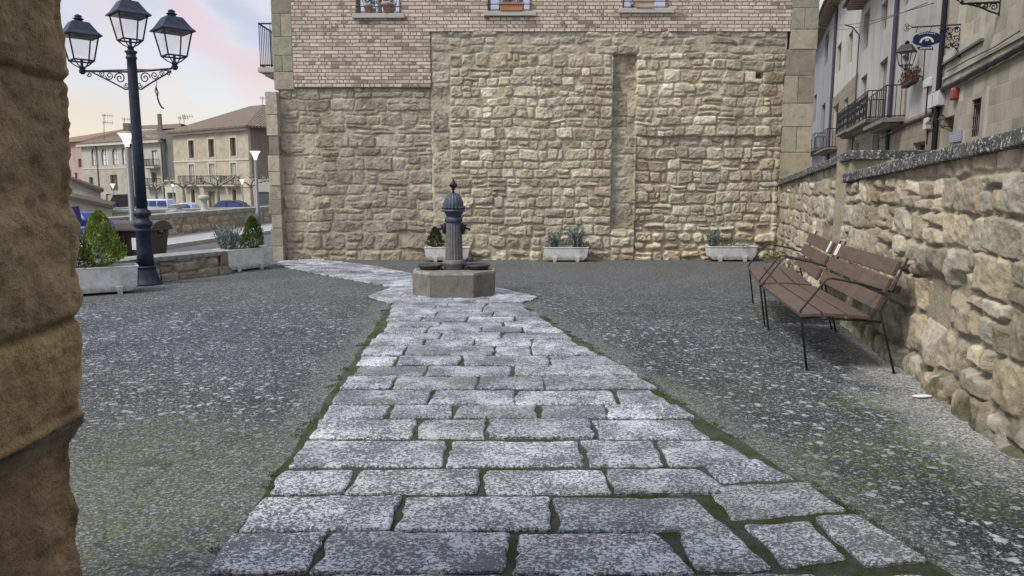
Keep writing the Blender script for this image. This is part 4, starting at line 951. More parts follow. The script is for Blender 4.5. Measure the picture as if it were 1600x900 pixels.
bench((2.63, 7.78), (.235, .972), 1.56, 'farther brown slatted bench, white notice at the near end of its backrest', .03)

# ------------------------------------------------------------------ three-lantern street lamp
def lantern(parent, c, s=1.0, rot=.785, mat=None, hd=.335):
    mat = mat or M_blue
    def sq(h, z): return [(c[0]+h*s*math.cos(rot+k*1.5708+.785), c[1]+h*s*math.sin(rot+k*1.5708+.785), c[2]+z*s) for k in range(4)]
    b = MB()   # c = foot of the lantern
    lo_, hi_ = sq(.185, .12), sq(.275, .47)
    for k in range(4):
        b.tube([lo_[k], hi_[k]], .011*s, 6); b.tube([lo_[k], lo_[(k+1) % 4]], .013*s, 6); b.tube([hi_[k], hi_[(k+1) % 4]], .013*s, 6)
        m1 = Vector(lo_[k]).lerp(Vector(c)+Vector((0,0,.02*s)), .45); b.tube([lo_[k], (m1.x, m1.y, c[2]+.055*s), (c[0], c[1], c[2]+.01*s)], .009*s, 6)
    b.lathe([(.05*s,-.02*s),(.03*s,.0),(.05*s,.02*s),(.02*s,.05*s),(.02*s,.13*s)], c, 12)
    fr = b.obj('lantern_frame', mat, parent)
    b = MB()
    for k in range(4): b.add([lo_[k], lo_[(k+1) % 4], hi_[(k+1) % 4], hi_[k]], [(0,1,2,3)])
    b.obj('lantern_glass', M_clear, fr)
    b = MB(); rs = [sq(.275, .462), sq(hd, .458), sq(hd, .472), sq(.27, .52), sq(.155, .655), sq(.06, .672), sq(.06, .70)]; vs = [v for r_ in rs for v in r_]
    b.add(vs, [(i*4+j, i*4+(j+1) % 4, i*4+4+(j+1) % 4, i*4+4+j) for i in range(len(rs)-1) for j in range(4)]+[(0,3,2,1), tuple(range(len(vs)-4, len(vs)))])
    b.lathe([(.055*s,.69*s),(.075*s,.705*s),(.045*s,.72*s),(.05*s,.745*s),(.02*s,.765*s)], c, 12)
    b.obj('lantern_roof', mat, fr)
    b = MB(); b.lathe([(.03*s,.44*s),(.06*s,.43*s),(.06*s,.455*s)], c, 12); b.obj('lamp_socket', M_galv, fr)
def spiral(c, ax, r0, turns, sgn, n=22):
    out = []
    for i in range(n):
        t = i/(n-1); a = sgn*turns*6.283*t; r = r0*(1-t)**.8+.006; out.append(Vector(c)+Vector(ax)*(r*math.cos(a))+Vector((0,0,r*math.sin(a))))
    return out
def street_lamp():
    x, y = -5.50, 11.05; L = thing('street_lamp', 'tall blue-black cast iron lamp post carrying three square lanterns', 'street lamp', (x, y, 0)); Z = lambda py: PY(228, py, y).z
    b = MB(); b.lathe([(.215,0),(.215,.02),(.19,.05),(.165,.12),(.14,.22),(.135,.255),(.14,.26),(.14,.275),(.118,.285)], (x, y, 0), 28); b.obj('base', M_blue, L, smooth=True)
    b = MB(); b.lathe([(.118,.283),(.112,.5),(.108,.80),(.12,.81),(.12,.83),(.108,.84),(.112,.86),(.13,.885),(.137,.91),(.13,.94),(.105,.965),(.095,.985),(.09,1.0),(.095,1.02),(.118,1.04),(.125,1.07),(.115,1.10),(.085,1.12),(.078,1.14)], (x, y, 0), 28); b.obj('pedestal', M_blue, L, smooth=True)
    zt = Z(80)
    b = MB(); b.lathe([(.077,1.13),(.074,2.0),(.066,Z(110)),(.062,zt-.12),(.074,zt-.11),(.074,zt-.08),(.062,zt-.07),(.064,zt-.04),(.08,zt-.02),(.085,zt),(.05,zt+.01),(.03,zt+.05)], (x, y, 0), 24); b.obj('pole', M_blue, L, smooth=True)
    lantern(L, (x, y, zt+.03), 1.0)
    for s, lx, ly, zo in ((-1, -.735, .02, Z(108)), (1, .655, -.08, Z(103))):
        b = MB(); e = Vector((lx, ly, 0)); ln = e.length; e.normalize(); P0 = Vector((x, y, 0)); za = Z(111)-.01
        f = lambda q, z: P0+e*q+Vector((0,0,z))
        b.tube([f(.05, za), f(ln-.06, za+(zo-za)*.4), f(ln, zo)], .016, 8); b.tube([f(.05, za+.03), f(ln*.6, za+.02), f(ln-.06, za+.0)], .009, 6)
        b.tube([f(.07, za-.24), f(.12, za-.25), f(.17, za-.22), f(.36, za-.12), f(.54, za-.03), f(.60, za)], .012, 6)
        b.tube(spiral(f(.19, za-.09), e, .075, 1.6, 1), .009, 5); b.tube(spiral(f(.34, za-.055), e, .052, 1.5, -1), .008, 5); b.tube(spiral(f(.45, za-.035), e, .034, 1.4, 1), .007, 5); b.tube(spiral(f(.10, za-.19), e, .035, 1.4, -1), .007, 5)
        b.tube(spiral(f(ln-.10, za-.035), e, .03, 1.2, s), .008, 5); b.tube([f(.06, za), f(.06, za-.25)], .012, 6)
        b.lathe([(.02,-.07),(.045,-.045),(.045,-.03),(.02,0)], f(ln, zo), 12)
        b.obj('arm', M_blue, L); lantern(L, tuple(f(ln, zo-.0)), 1.0)
    c = MB(); q = Vector((x+.36, y-.05, Z(125))); r = random.Random(2); pts = [q+Vector((r.uniform(-.008,.008), 0, -.05*i)) for i in range(6)]; c.tube(pts, .005, 5)
    c.tube([pts[-1], pts[-1]+Vector((.02,0,-.08)), pts[-1]+Vector((.05,0,-.14)), pts[-1]+Vector((.08,0,-.16))], .012, 5); c.tube([pts[2], pts[2]+Vector((.025,0,-.08)), pts[-1]], .008, 5); c.tube([pts[2], pts[2]+Vector((-.02,0,-.06)), pts[-1]], .007, 5)
    o = c.obj('dangling_cord', M_iron); tag(o, 'frayed dark cord dangling from the right arm of the three-lantern lamp', 'cord')
street_lamp()

# ------------------------------------------------------------------ low seat wall, road, sidewalk, parapet
def wall_line(name, label, pts, h, th, cap, capmat, res, seed, hr, wr, cols, depth=.035, over=.05, zb=None, zt=None):
    w = thing(name, label, 'wall', (pts[0][0], pts[0][1], 0))
    for i, (A, B) in enumerate(zip(pts[:-1], pts[1:])):
        mid = ((A[0]+B[0])/2, (A[1]+B[1])/2); F = Frame(A, B, out=(-mid[0]+0, -mid[1])); 
        z0 = -.05 if zb is None else zb[i]; M_ = Masonry(0, F.L, z0, h+.02, res, seed+i, mortar=(.25,.22,.165)); M_.fill(0, F.L, z0, h, hr, wr, depth, .035, .03, .012, cols, 1.2, .018, .15)
        H = M_.H; X = F.A.x+F.d.x*M_.U+F.n.x*H; Y = F.A.y+F.d.y*M_.U+F.n.y*H
        me = grid_mesh('masonry', np.stack([X, Y, np.minimum(M_.V, h-cap+.01)], -1), M_.C.astype(np.float32)); me.shade_smooth(); link('masonry', me, M_stone, w)
        b = MB(); F.box(b, 0, F.L, z0, h-cap, -th, -.01, (.34,.31,.24)); b.obj('core', M_stone, w)
        b = MB(); u = 0; r = random.Random(seed+i)
        while u < F.L-.03:
            du = r.uniform(.7, 1.1); du = F.L-u if F.L-u-du < .4 else du; j = r.uniform(-.003, .004); F.box(b, u+.003, u+du-.003+(.02 if u+du >= F.L else 0), h-cap+j, h+j, -th-over, over); u += du
        b.obj('coping', capmat, w, bevel=.012)
    return w
M_capg = coping_mat(); 
def cap2():
    t = NT('grey_stone_coping'); n = t.noise(9, 8, .75); c = t.ramp(n, [(.35, (.13,.13,.115)), (.55, (.27,.265,.245)), (.7, (.36,.355,.33))]); return t.done(c, .9, t.bump(n, .5, .01))
M_cap2 = cap2()
lowc = [(.30,.26,.19),(.35,.31,.23),(.27,.23,.16),(.38,.34,.26)]
wall_line('low_wall', 'low stone seat wall with grey slab top, behind the lamp post and the cornerwise trough', [(-6.9,8.7),(-5.47,11.42),(-4.93,12.36),(-4.53,13.6)], .385, .40, .075, M_cap2, .014, 60, (.14,.2), (.25,.5), lowc)
b = MB(); b.add([(-30,4,.004),(-7.0,8.5,.004),(-5.9,11.3,.004),(-4.9,13.6,.004),(-4.6,14.75,.004),(-4.6,60,-1.43),(-8,60,-1.43),(-6.3,33,-.07),(-6.9,28.5,.003),(-7.33,22.6,.004),(-8.03,17.05,.004),(-9.2,8,.004),(-12,4,.004)], [(12,0,1,2,3,4,8,9,10,11),(4,5,6,7,8)])
b.obj('road', M_asph, kind='structure')
b = MB(); K = [(-9.6,5,0),(-8.03,17.05,0),(-7.33,22.6,0),(-6.9,28.5,0),(-6.5,33,0)]; Pp = [(-10.7,5,0),(-9.38,19.34,0),(-8.9,26,0),(-8.7,28.5,0),(-8.3,33,0)]
vs = [(p[0], p[1], .10) for p in K]+[(p[0]-.05, p[1], .10) for p in Pp]+[(p[0], p[1], -.1) for p in K]
b.add(vs, [(i, i+1, i+6, i+5) for i in range(4)]+[(i+10, i+11, i+1, i) for i in range(4)]); b.obj('sidewalk', M_pave, kind='structure')
b = MB()
for A, B in zip(K[:-1], K[1:]):
    F = Frame(A, B, out=(1, 0)); n = max(1, int(F.L/1.0))
    for k in range(n): F.box(b, F.L*k/n+.004, F.L*(k+1)/n-.004, -.05, .105, -.14, .012)
b.obj('kerb', M_sill, kind='structure', bevel=.01)
parc = [(.36,.32,.235),(.40,.36,.27),(.33,.29,.21)]
wall_line('parapet_wall', 'long coursed stone parapet across the road, behind the waste containers and the lamp post', [(-10.6,7.5),(-9.38,19.34),(-8.81,27.22),(-8.45,33)], .70, .42, .13, M_cap2, .03, 70, (.18,.22), (.4,.75), parc, .02, .03)
fw = [(-29,36),(-20.5,42),(-14,48),(-8,50)]
w = thing('far_parapet', 'pale stone parapet in front of the parked cars', 'wall', (-18,44,-1))
for A, B in zip(fw[:-1], fw[1:]):
    F = Frame(A, B, out=(.3, -1)); b = MB(); F.box(b, 0, F.L, -1.5, -.08, -.4, 0); b.obj('wall_face', M_palest if 'M_palest' in globals() else M_sill, w); b = MB(); F.box(b, -.03, F.L+.03, -.078, .08, -.45, .05); b.obj('coping', M_sill, w, bevel=.02)
# stone ornaments on the parapet
def urn(px, pyt, pyb, d, kind, label):
    z1, z0 = PY(px, pyt, d).z, PY(px, pyb, d).z; x = PY(px, 300, d).x; H = z1-z0; t = thing('stone_ornament', label, 'ornament', (x, d, z0)); b = MB()
    if kind: prof = [(.34,0),(.34,.06),(.16,.08),(.13,.2),(.11,.6),(.12,.68),(.2,.74),(.21,.95),(.12,1)]
    else: prof = [(.34,0),(.34,.1),(.12,.16),(.1,.3),(.22,.55),(.30,.8),(.33,1)]
    b.lathe([(r_*1.1, z*H) for r_, z in prof], (x, d, z0), 16); b.obj('column' if kind else 'bowl', M_sill, t, smooth=True)
    b = MB(); b.box(x-.45, x+.45, d-.35, d+.35, z0-.55, z0-.002); b.obj('pedestal', M_sill, t, bevel=.01)
urn(278, 319, 329, 33, 0, 'squat stone bowl ornament on the far side of the parapet, left one'); urn(318, 305, 330.5, 33, 1, 'slender stone column ornament with a cup top, on the far side of the parapet')

# ------------------------------------------------------------------ modern lit lamp posts
def cone_lamp(px, pyt, d, hw, label, zb=None, seg=20):
    p = PY(px, pyt, d); x = p.x; s = d/FPX; rt = hw*s; hh = rt*1.75; zt = p.z; z0 = float(terrain(x, d)) if zb is None else zb
    t = thing('lamp_post', label, 'street lamp', (x, d, z0), 0, 'lit cone-shaded lamp posts'); b = MB(); b.lathe([(.075*s*40 if d > 40 else .075, 0), (.055 if d < 40 else .07, (zt-hh-z0)*.55), (.05, zt-hh-z0), (.04, zt-hh-z0+.05)], (x, d, z0), 12) if False else b.lathe([(.085,0),(.085,.5),(.06,.52),(.05,zt-hh-z0+.02)], (x, d, z0), 12)
    b.obj('pole', M_galv, t, smooth=True)
    b = MB(); b.lathe([(.20*rt, zt-hh), (.33*rt, zt-hh*.72), (.55*rt, zt-hh*.35), (.85*rt, zt-hh*.08), (rt, zt-.01)], (x, d, 0), seg); b.obj('lamp_shade', M_lamp, t, smooth=True)
    b = MB(); b.lathe([(rt*1.02, zt-.008), (rt*1.02, zt+.01), (rt*.5, zt+.03)], (x, d, 0), seg); b.obj('lamp_cap', M_galv if hw < 9 else M_sill, t)
cone_lamp(197, 208, 16.6, 12.5, 'lit cone lamp just left of the three-lantern post, the nearest cone lamp', .02)
cone_lamp(398.5, 236, 25, 8.3, 'lit cone lamp on the sidewalk close to the left corner of the stone house', .10)
cone_lamp(269.5, 284.5, 74, 4, 'distant lit cone lamp in front of the balustrade')
cone_lamp(378, 280, 64, 4.4, 'distant lit cone lamp near the right end of the three-window house')
cone_lamp(176, 287, 62, 4, 'distant lit cone lamp above the shed roof at the left')

# ------------------------------------------------------------------ waste containers
def pt(px, py, d): return PY(px, py, d)
def containers():
    d = 13.6; a = PY(146, 350, d); c = PY(238, 350, d); x0, x1 = a.x, c.x; t = thing('waste_container', 'brown plastic waste container with a dark lid, behind the lamp post', 'container', ((x0+x1)/2, d, 0))
    def box2(name, mat, xa, xb, ya, yb, z0, z1, tp=1, bev=.02):
        m = MB(); m.box(xa, xb, ya, yb, z0, z1, taper=tp); return m.obj(name, mat, t, bevel=bev)
    zt = PY(200, 362, d).z; body = box2('body', M_pbrown, x0+.04, x1-.05, d, d+.75, .10, zt, .88)
    for i in range(5):
        xx = x0+.18+i*(x1-x0-.35)/4; m = MB(); m.box(xx-.02, xx+.02, d-.018, d+.03, .16, zt-.08); m.obj('rib', M_pbrown, body, bevel=.006)
    box2('rim', M_pbrown, x0-.01, x1+.02, d-.06, d+.8, zt, zt+.05)
    m = MB(); zl = PY(200, 349, d).z; vs = []
    for k in range(7):
        q = k/6; vs += [(x0+.0, d-.05+.84*q, zt+.052+(zl-zt-.0)*math.sin(q*3.14)**.6*.9), (x1, d-.05+.84*q, zt+.052+(zl-zt)*math.sin(q*3.14)**.6*.9)]
    m.add(vs+[(x0, d-.05, zt+.05), (x1, d-.05, zt+.05)], [(2*i, 2*i+1, 2*i+3, 2*i+2) for i in range(6)]+[(0,2,4,6,8,10,12), (13,11,9,7,5,3,1)]); m.obj('lid', M_pbrown, t, smooth=False)
    for s in (x0-.03, x1+.02):
        m = MB(); m.tube([(s, d+.15, zt-.02), (s+(.1 if s > x0 else -.1), d+.15, zt-.02)], .035, 8); m.obj('lifting_pin', M_iron, t)
    for s in (x0+.12, x1-.15):
        m = MB(); m.tube([(s-.03, d+.1, .09), (s+.03, d+.1, .09)], .09, 14); m.obj('wheel', M_iron, t)
    m = MB(); lx = PY(212, 380, d).x; m.box(lx-.06, lx+.05, d-.024, d-.019, .30, .52); o = m.obj('label_sheet', M_white, t)
    # blue one, its tipped hood rising at the left
    d = 13.0; t2 = thing('waste_container', 'bright blue container with a tipped dark blue hood, beside the jamb at the left', 'container', (-8, d, 0)); t = t2
    xa, xb = PY(96, 350, d).x, PY(150, 352, d).x; z1 = PY(130, 371, d).z; z2 = PY(130, 352, d).z
    box2('body', M_pblue, xa, xb-.08, d, d+.8, .1, z1, .9); box2('rim', M_pblue, xa-.02, xb, d-.05, d+.85, z1, z2-.05)
    m = MB(); za = PY(128, 333, d).z
    m.add([(xa, d-.03, z2-.05), (xb-.01, d-.03, z2-.05), (xb-.01, d+.8, z2-.05), (xa, d+.8, z2-.05), (xa, d+.15, za), (xb-.32, d+.15, za), (xb-.32, d+.65, za), (xa, d+.65, za)], [(0,1,5,4),(1,2,6,5),(2,3,7,6),(3,0,4,7),(4,5,6,7)]); m.obj('lid', M_pblue, t, bevel=.02)
    m = MB(); q = [PY(104, 324, d), PY(124, 321.5, d), PY(129, 345, d), PY(112, 345, d)]; m.add([(p.x, d-.06, p.z) for p in q]+[(p.x, d-.01, p.z) for p in q], [(3,2,1,0),(4,5,6,7),(0,1,5,4),(1,2,6,5),(2,3,7,6),(3,0,4,7)]); m.obj('hood_flap', M_pblued, t, bevel=.006)
    m = MB(); q = [PY(124, 373, d), PY(138, 372, d)]; m.box(q[0].x, q[1].x, d-.058, d-.052, PY(124, 388, d).z, q[0].z); m.obj('label_sheet', M_white, t)
    for s in (xa+.1, xb-.2):
        m = MB(); m.tube([(s-.03, d+.1, .09), (s+.03, d+.1, .09)], .09, 14); m.obj('wheel', M_iron, t)
containers()
# ------------------------------------------------------------------ far buildings across the square (left)
def ashlar_mat(name, c1, c2, mort, bw=.7, rh=.32, axis=0, dirt=.35, ms=.012):
    t = NT(name); v = t.obj(); sp = t.n('ShaderNodeSeparateXYZ'); t.l(v, sp.inputs[0]); cb = t.n('ShaderNodeCombineXYZ'); t.l(sp.outputs[axis], cb.inputs[0]); t.l(sp.outputs[2], cb.inputs[1])
    b = t.n('ShaderNodeTexBrick'); t.l(cb.outputs[0], b.inputs[0]); b.inputs['Scale'].default_value = 1; b.inputs['Brick Width'].default_value = bw; b.inputs['Row Height'].default_value = rh
    b.inputs['Mortar Size'].default_value = ms; b.inputs['Mortar Smooth'].default_value = .3; b.inputs['Color1'].default_value = (*c1, 1); b.inputs['Color2'].default_value = (*c2, 1); b.inputs['Mortar'].default_value = (*mort, 1)
    c = t.mix(dirt*1.6, b.outputs[0], t.ramp(t.noise(1.2, 8, .7), [(.3, (.62,.60,.57)), (.6, (1.12,1.1,1.08))]), 'MULTIPLY')
    c = t.mix(.4, c, t.ramp(t.noise(14, 5, .7), [(.3, (.7,.7,.7)), (.7, (1.2,1.2,1.2))]), 'MULTIPLY')
    return t.done(c, .92, t.bump(t.math('SUBTRACT', 1, b.outputs[1]), .5, .02))
def plaster(name, c, dirt=(.25,.23,.20), k=.6):
    t = NT(name); sp = t.n('ShaderNodeMapping'); sp.inputs['Scale'].default_value = (1, 1, .35); t.l(t.obj(), sp.inputs[0]); n = t.noise(1.1, 8, .7, vec=sp.outputs[0])
    cc = t.ramp(n, [(.3, tuple(x*.72 for x in c)), (.55, c), (.8, tuple(min(1, x*1.15) for x in c))]); cc = t.mix(t.ramp(t.noise(3.5, 9, .8), [(.55, 0), (.75, k)]), cc, dirt); return t.done(cc, .92, t.bump(t.noise(18, 5), .25, .01))
M_h1 = ashlar_mat('pale_ashlar', (.40,.355,.27), (.46,.415,.32), (.50,.46,.38), .9, .42); M_h1s = plaster('shaded_brown_render', (.20,.165,.13)); M_h2 = plaster('grey_cream_plaster', (.42,.40,.34)); M_h2b = ashlar_mat('grey_masonry', (.36,.34,.29), (.42,.40,.34), (.34,.32,.27), .6, .3)  # side wall's shade is put into the darker brown render
M_pink = plaster('pink_plaster', (.42,.31,.27)); M_grey = plaster('dark_grey_render', (.15,.15,.15)); M_trim = simple('pale_stone_trim', (.50,.47,.39), .9, .12, 3); M_doorg = simple('grey_green_gate', (.07,.085,.075), .7, .2, 4)
def body(parent, F, u0, u1, z0, z1, dep, mat, name='side_wall', gap=.3):
    b = MB(); vs = [F.p(u, z, o) for z in (z0, z1) for u, o in ((u0, -gap), (u1, -gap), (u1, -dep), (u0, -dep))]
    b.add(vs, [(3,2,1,0),(4,5,6,7),(0,1,5,4),(1,2,6,5),(2,3,7,6),(3,0,4,7)]); return b.obj(name, mat, parent)
def hip(parent, F, u0, u1, z, dep, rise, over, run, mat=None, th=.18, name='roof'):
    b = MB(); A = [F.p(u0-over, z, over), F.p(u1+over, z, over), F.p(u1+over, z, -dep-over), F.p(u0-over, z, -dep-over)]; up = Vector((0,0,th)); Rg = [F.p(u0+run, z+rise, -dep/2), F.p(u1-run, z+rise, -dep/2)]
    vs = A+[a+up for a in A]+Rg; b.add(vs, [(3,2,1,0),(0,1,5,4),(1,2,6,5),(2,3,7,6),(3,0,4,7),(4,5,9,8),(5,6,9),(6,7,8,9),(7,4,8)]); return b.obj(name, mat or M_tile, parent)
def rail_balcony(F, parent, u0, u1, z, h, out, mat=None, slab=.12, bars=None, o=0, ornate=False, slabmat=None, corbel=True, rr=.014):
    b = MB(); s_ = MB(); F.box(s_, u0-.05, u1+.05, z-slab, z, o, o+out+.05)
    if corbel: F.box(s_, u0+.1, u1-.1, z-slab-.14, z-slab, o, o+out*.7)
    sl = s_.obj('balcony', slabmat or M_sill, parent)
    c = [F.p(u0, 0, o), F.p(u0, 0, o+out), F.p(u1, 0, o+out), F.p(u1, 0, o)]; Zv = lambda q, zz: q+Vector((0,0,zz))
    for zz in (z+.06, z+h): b.tube([Zv(q, zz) for q in c], rr*1.5, 4)
    n = bars or max(4, int((u1-u0)/.13))
    for k in range(n+1): q = c[1].lerp(c[2], k/n); b.tube([Zv(q, z), Zv(q, z+h)], rr if k % n else rr*1.8, 4)
    for a, d in ((c[0], c[1]), (c[3], c[2])):
        m = max(2, int(out/.16))
        for k in range(m): q = a.lerp(d, k/m); b.tube([Zv(q, z), Zv(q, z+h)], rr, 4)
    if ornate:
        for i in range(max(2, int((u1-u0)/.34))):
            for zz in (.25, .55, .80): b.tube(spiral(Zv(c[1].lerp(c[2], (i+.5)/max(2, int((u1-u0)/.34))), z+h*zz), F.d, .13, 1.3, 1 if (i+int(zz*10)) % 2 else -1, 12), rr*1.1, 4, cap=False)
    b.obj('balcony_railing', mat or M_iron, sl); return sl
def pd(px, d): p = PY(px, 287.5, d); return (p.x, p.y)
GZ = -1.5
def far_houses():
    # three-window house
    h = thing('town_house', 'three-storey pale stone house, three windows per floor, hipped tile roof, across the square', 'house', (-33, 80, GZ))
    F = Frame(pd(274, 84), pd(391, 75)); zt = F.uz(391, 199)[1]; R_ = F.rect
    up = [R_(295,303.6,219.5,247), R_(326,335,217.3,245.5), R_(360,369,215,244)]; mid = [R_(296,304.6,257,288.5), R_(327.5,336.5,255.6,288.5), R_(361,370,254.5,288.5)]; gr = [R_(299,305,296,317), R_(363.5,369.5,296,315)]; dr = [R_(326,336,299,330)]
    m = MB(); panel(m, F, 0, F.L, GZ, zt, up+mid+gr+dr, .3); m.obj('front_wall', M_h1, h)
    for w in up: window(F, h, w, .22, .09, 1)
    for w in mid: window(F, h, w, .10, .12, 1, glass=M_shade, frame=M_trim, name='balcony_door')
    for w in gr: window(F, h, w, .2, .08, 1)
    for w in dr: window(F, h, w, .2, .1, 1, glass=M_wood, name='door')
    for w in up+gr+mid:
        m = MB(); a, b, c, d = w; F.box(m, a-.22, a, c-.1, d+.2, 0, .035); F.box(m, b, b+.22, c-.1, d+.2, 0, .035); F.box(m, a, b, d, d+.22, 0, .035); m.obj('window_surround', M_trim, h)
    for py in (250.5, 290.5):
        z = F.uz(330, py)[1]; m = MB(); F.box(m, 0, F.L, z-.1, z+.06, 0, .07); m.obj('string_course', M_trim, h)
    m = MB(); F.box(m, -.2, F.L+.2, zt-.25, zt, 0, .35); m.obj('cornice', M_trim, h)
    for (x0, x1) in ((289,309),(317,350),(354,375)):
        a, b, c, d = R_(x0, x1, 275, 288.6); rail_balcony(F, h, a, b, c, d-c, .7, slab=.15, bars=12, rr=.02)
    body(h, F, 0, F.L, GZ, zt, 12, M_h1s); hip(h, F, 0, F.L, zt, 12, 3.1, .6, 6)
    m = MB(); q = pt(249, 178, 92); m.box(q.x-.18, q.x+.18, 91.8, 92.2, q.z-2.2, q.z); m.obj('chimney', M_h1s, h)
    g = thing('garage', 'low white rendered outbuilding with a grey-green gate, right of the three-window house', 'garage', (-27, 72, GZ)); F2 = Frame(pd(391, 74), pd(440, 73)); m = MB(); hole = F2.rect(401, 421, 300, 326)
    panel(m, F2, 0, F2.L, GZ, F2.uz(410, 280)[1], [hole], .25); m.obj('wall_face', M_h2, g); m = MB(); F2.box(m, hole[0], hole[1], hole[2], hole[3], -.2, -.1); m.obj('gate', M_doorg, g); body(g, F2, 0, F2.L, GZ, F2.uz(410, 280)[1]-.02, 5, M_h2, gap=.26)
    # recessed dark flank with balustrade
    l = thing('link_building', 'narrow dark grey wing with a balustrade and portal, between the two pale houses', 'building', (-42, 90, GZ)); F = Frame(pd(252, 89), pd(280, 87)); m = MB(); panel(m, F, 0, F.L, GZ, F.uz(262, 203)[1], [], .2); m.obj('flank_wall', M_grey, l); body(l, F, 0, F.L, GZ, F.uz(262, 203)[1]-.02, 8, M_grey, gap=.21)
    F = Frame(pd(257, 86.6), pd(278, 85)); ho = F.rect(262, 275, 301, 326); m = MB(); panel(m, F, 0, F.L, GZ, F.uz(268, 291)[1], [ho], .5); m.obj('porch_wall', M_trim, l); m = MB(); F.box(m, ho[0], ho[1], ho[2], ho[3], -.45, -.4); m.obj('door', M_grey, l)
    z0, z1 = F.uz(268, 290)[1], F.uz(268, 281)[1]; m = MB(); F.box(m, 0, F.L, z1-.14, z1, -.3, 0); F.box(m, 0, F.L, z0-.02, z0+.08, -.3, .05)
    for k in range(9): q = F.p(F.L*(k+.5)/9, z0+.08, -.15); m.lathe([(.05,0),(.09,(z1-z0)*.25),(.04,(z1-z0)*.6),(.07,(z1-z0)-.22)], q, 8)
    m.obj('balustrade', M_trim, l)
    # arched-window house, two sections
    h = thing('town_house', 'cream plastered house with a row of arched upper windows, left of the lamp post', 'house', (-52, 95, GZ))
    F = Frame(pd(131, 99), pd(256, 88)); zt = F.uz(256, 219.5)[1]; R_ = F.rect; u2 = F.uz(210, 260)[0]
    ar = [R_(143,150.2,233,259), R_(158.5,168,232.5,258.7), R_(175.5,184.5,231.7,258), R_(190.5,198,231,257)]; lo_ = [R_(140,146,277,291), R_(173,184,273,298)]; r2 = [R_(237.5,245.5,235,257), R_(237,245,269,287), R_(212,219,240,258), R_(212,219,277,292)]
    m = MB(); panel(m, F, 0, F.L, GZ, zt, ar+lo_+r2, .3); m.obj('front_wall', M_h2, h)
    zb = F.uz(160, 264)[1]; m = MB(); panel(m, F, 0, u2, GZ, zb, [w for w in lo_], .05, o=.03); m.obj('stone_base', M_h2b, h)
    m = MB(); F.box(m, 0, u2, zb, zb+.12, 0, .08); m.obj('string_course', M_trim, h)
    for w in ar:
        window(F, h, w, .15, .09, 1, 2, glass=M_bright); a, b, c, d = w; m = MB(); rr = (b-a)/2; cxx = (a+b)/2     # spandrels that round the head of the opening
        for sg in (-1, 1):
            pts_ = [(cxx+sg*rr, d), (cxx, d)]+[(cxx+sg*rr*math.sin(t*1.5708/6), d-rr+rr*math.cos(t*1.5708/6)) for t in range(1, 7)]
            v0 = [F.p(p[0], p[1], .012) for p in pts_]; m.add(v0, [tuple(range(len(v0)))])
        m.obj('arch_head', M_h2, h)
    for w in lo_: window(F, h, w, .15, .09, 1)
    for w, gmat in zip(r2, (M_bright, M_darkglass, M_darkglass, M_darkglass)): window(F, h, w, .15, .09, 1, glass=gmat)
    for (x0, x1, y0, y1) in ((233,249,249,260),(231,251,279,290)): a, b, c, d = R_(x0, x1, y0, y1); rail_balcony(F, h, a, b, c, d-c, .7, slab=.2, bars=12, rr=.022)
    m = MB(); F.box(m, -.3, F.L+.2, zt-.2, zt+.05, 0, .5); m.obj('cornice', M_trim, h)
    m = MB()
    for px in (153.5, 207, 255): u = F.uz(px, 260)[0]; m.tube([F.p(u, GZ, .12), F.p(u, zt-.2, .12)], .07, 6)
    m.obj('downpipe', M_grey, h)
    body(h, F, 0, F.L, GZ, zt, 11, M_h2); hip(h, F, 0, u2+1.0, zt+.05, 11, 2.0, .5, 5); hip(h, F, u2+1.2, F.L, zt+.05, 11, 1.2, .3, 2, name='roof')
    m = MB(); q = pt(232, 212, 93); m.box(q.x-.4, q.x+1.3, 93, 94.5, q.z-2, q.z+.1); m.obj('roof_room', M_h2, h); m = MB(); q = pt(198, 196, 98); m.box(q.x-.5, q.x+.2, 98, 98.7, q.z-1.5, q.z+.3); m.obj('chimney', M_h1s, h)
    # behind: wide brown roof rising from the pink house
    h = thing('town_house', 'pink plastered house with a long reddish brown roof, at the far left beside the jamb', 'house', (-66, 106, GZ)); F = Frame(pd(98, 108), pd(133, 104)); zt = F.uz(120, 222)[1]; ws = [F.rect(122,125,226,231), F.rect(122.5,127.3,248,262), F.rect(117,121,270,281), F.rect(123,127.3,283,292)]
    m = MB(); panel(m, F, 0, F.L, GZ, zt, ws, .3); m.obj('front_wall', M_pink, h)
    for w in ws: window(F, h, w, .15, .08, 1)
    body(h, F, 0, F.L, GZ, zt, 10, M_pink); z0, z1 = F.uz(114, 217.5)[1], pt(200, 201, 112).z; p0, p1, p2 = F.p(-1, zt, .6), F.p(F.L+.4, zt, .6), pt(207, 203, 113)
    b = MB(); q0 = pt(112, 218, 110); q1 = pt(200, 200.5, 114); b.add([p0, p1, Vector((p2.x, 109, zt)), Vector((q1.x, 114, q1.z)), Vector((q0.x-4, 112, q0.z)), Vector((q0.x-4, 125, zt)), Vector((p2.x+4, 125, zt))], [(0,1,2,3,4), (3,2,6), (4,3,6,5)]); b.obj('roof', M_tiler, h)
    # grey-roofed ridge between the houses
    h = thing('background_house', 'house behind with a low grey tiled ridge and antennas, over the link wing', 'house', (-48, 108, GZ)); b = MB(); a = [pt(212, 203, 105), pt(283, 200, 105), pt(283, 193, 112), pt(222, 196, 112)]; b.add(a+[Vector((a[1].x, 122, a[1].z)), Vector((a[0].x, 122, a[0].z))], [(0,1,2,3), (3,2,4,5)]); b.obj('roof', M_tile, h); b = MB(); b.box(a[0].x+.5, a[1].x-.5, 105.6, 121, GZ, a[0].z-.06); b.obj('wall_face', M_grey, h)
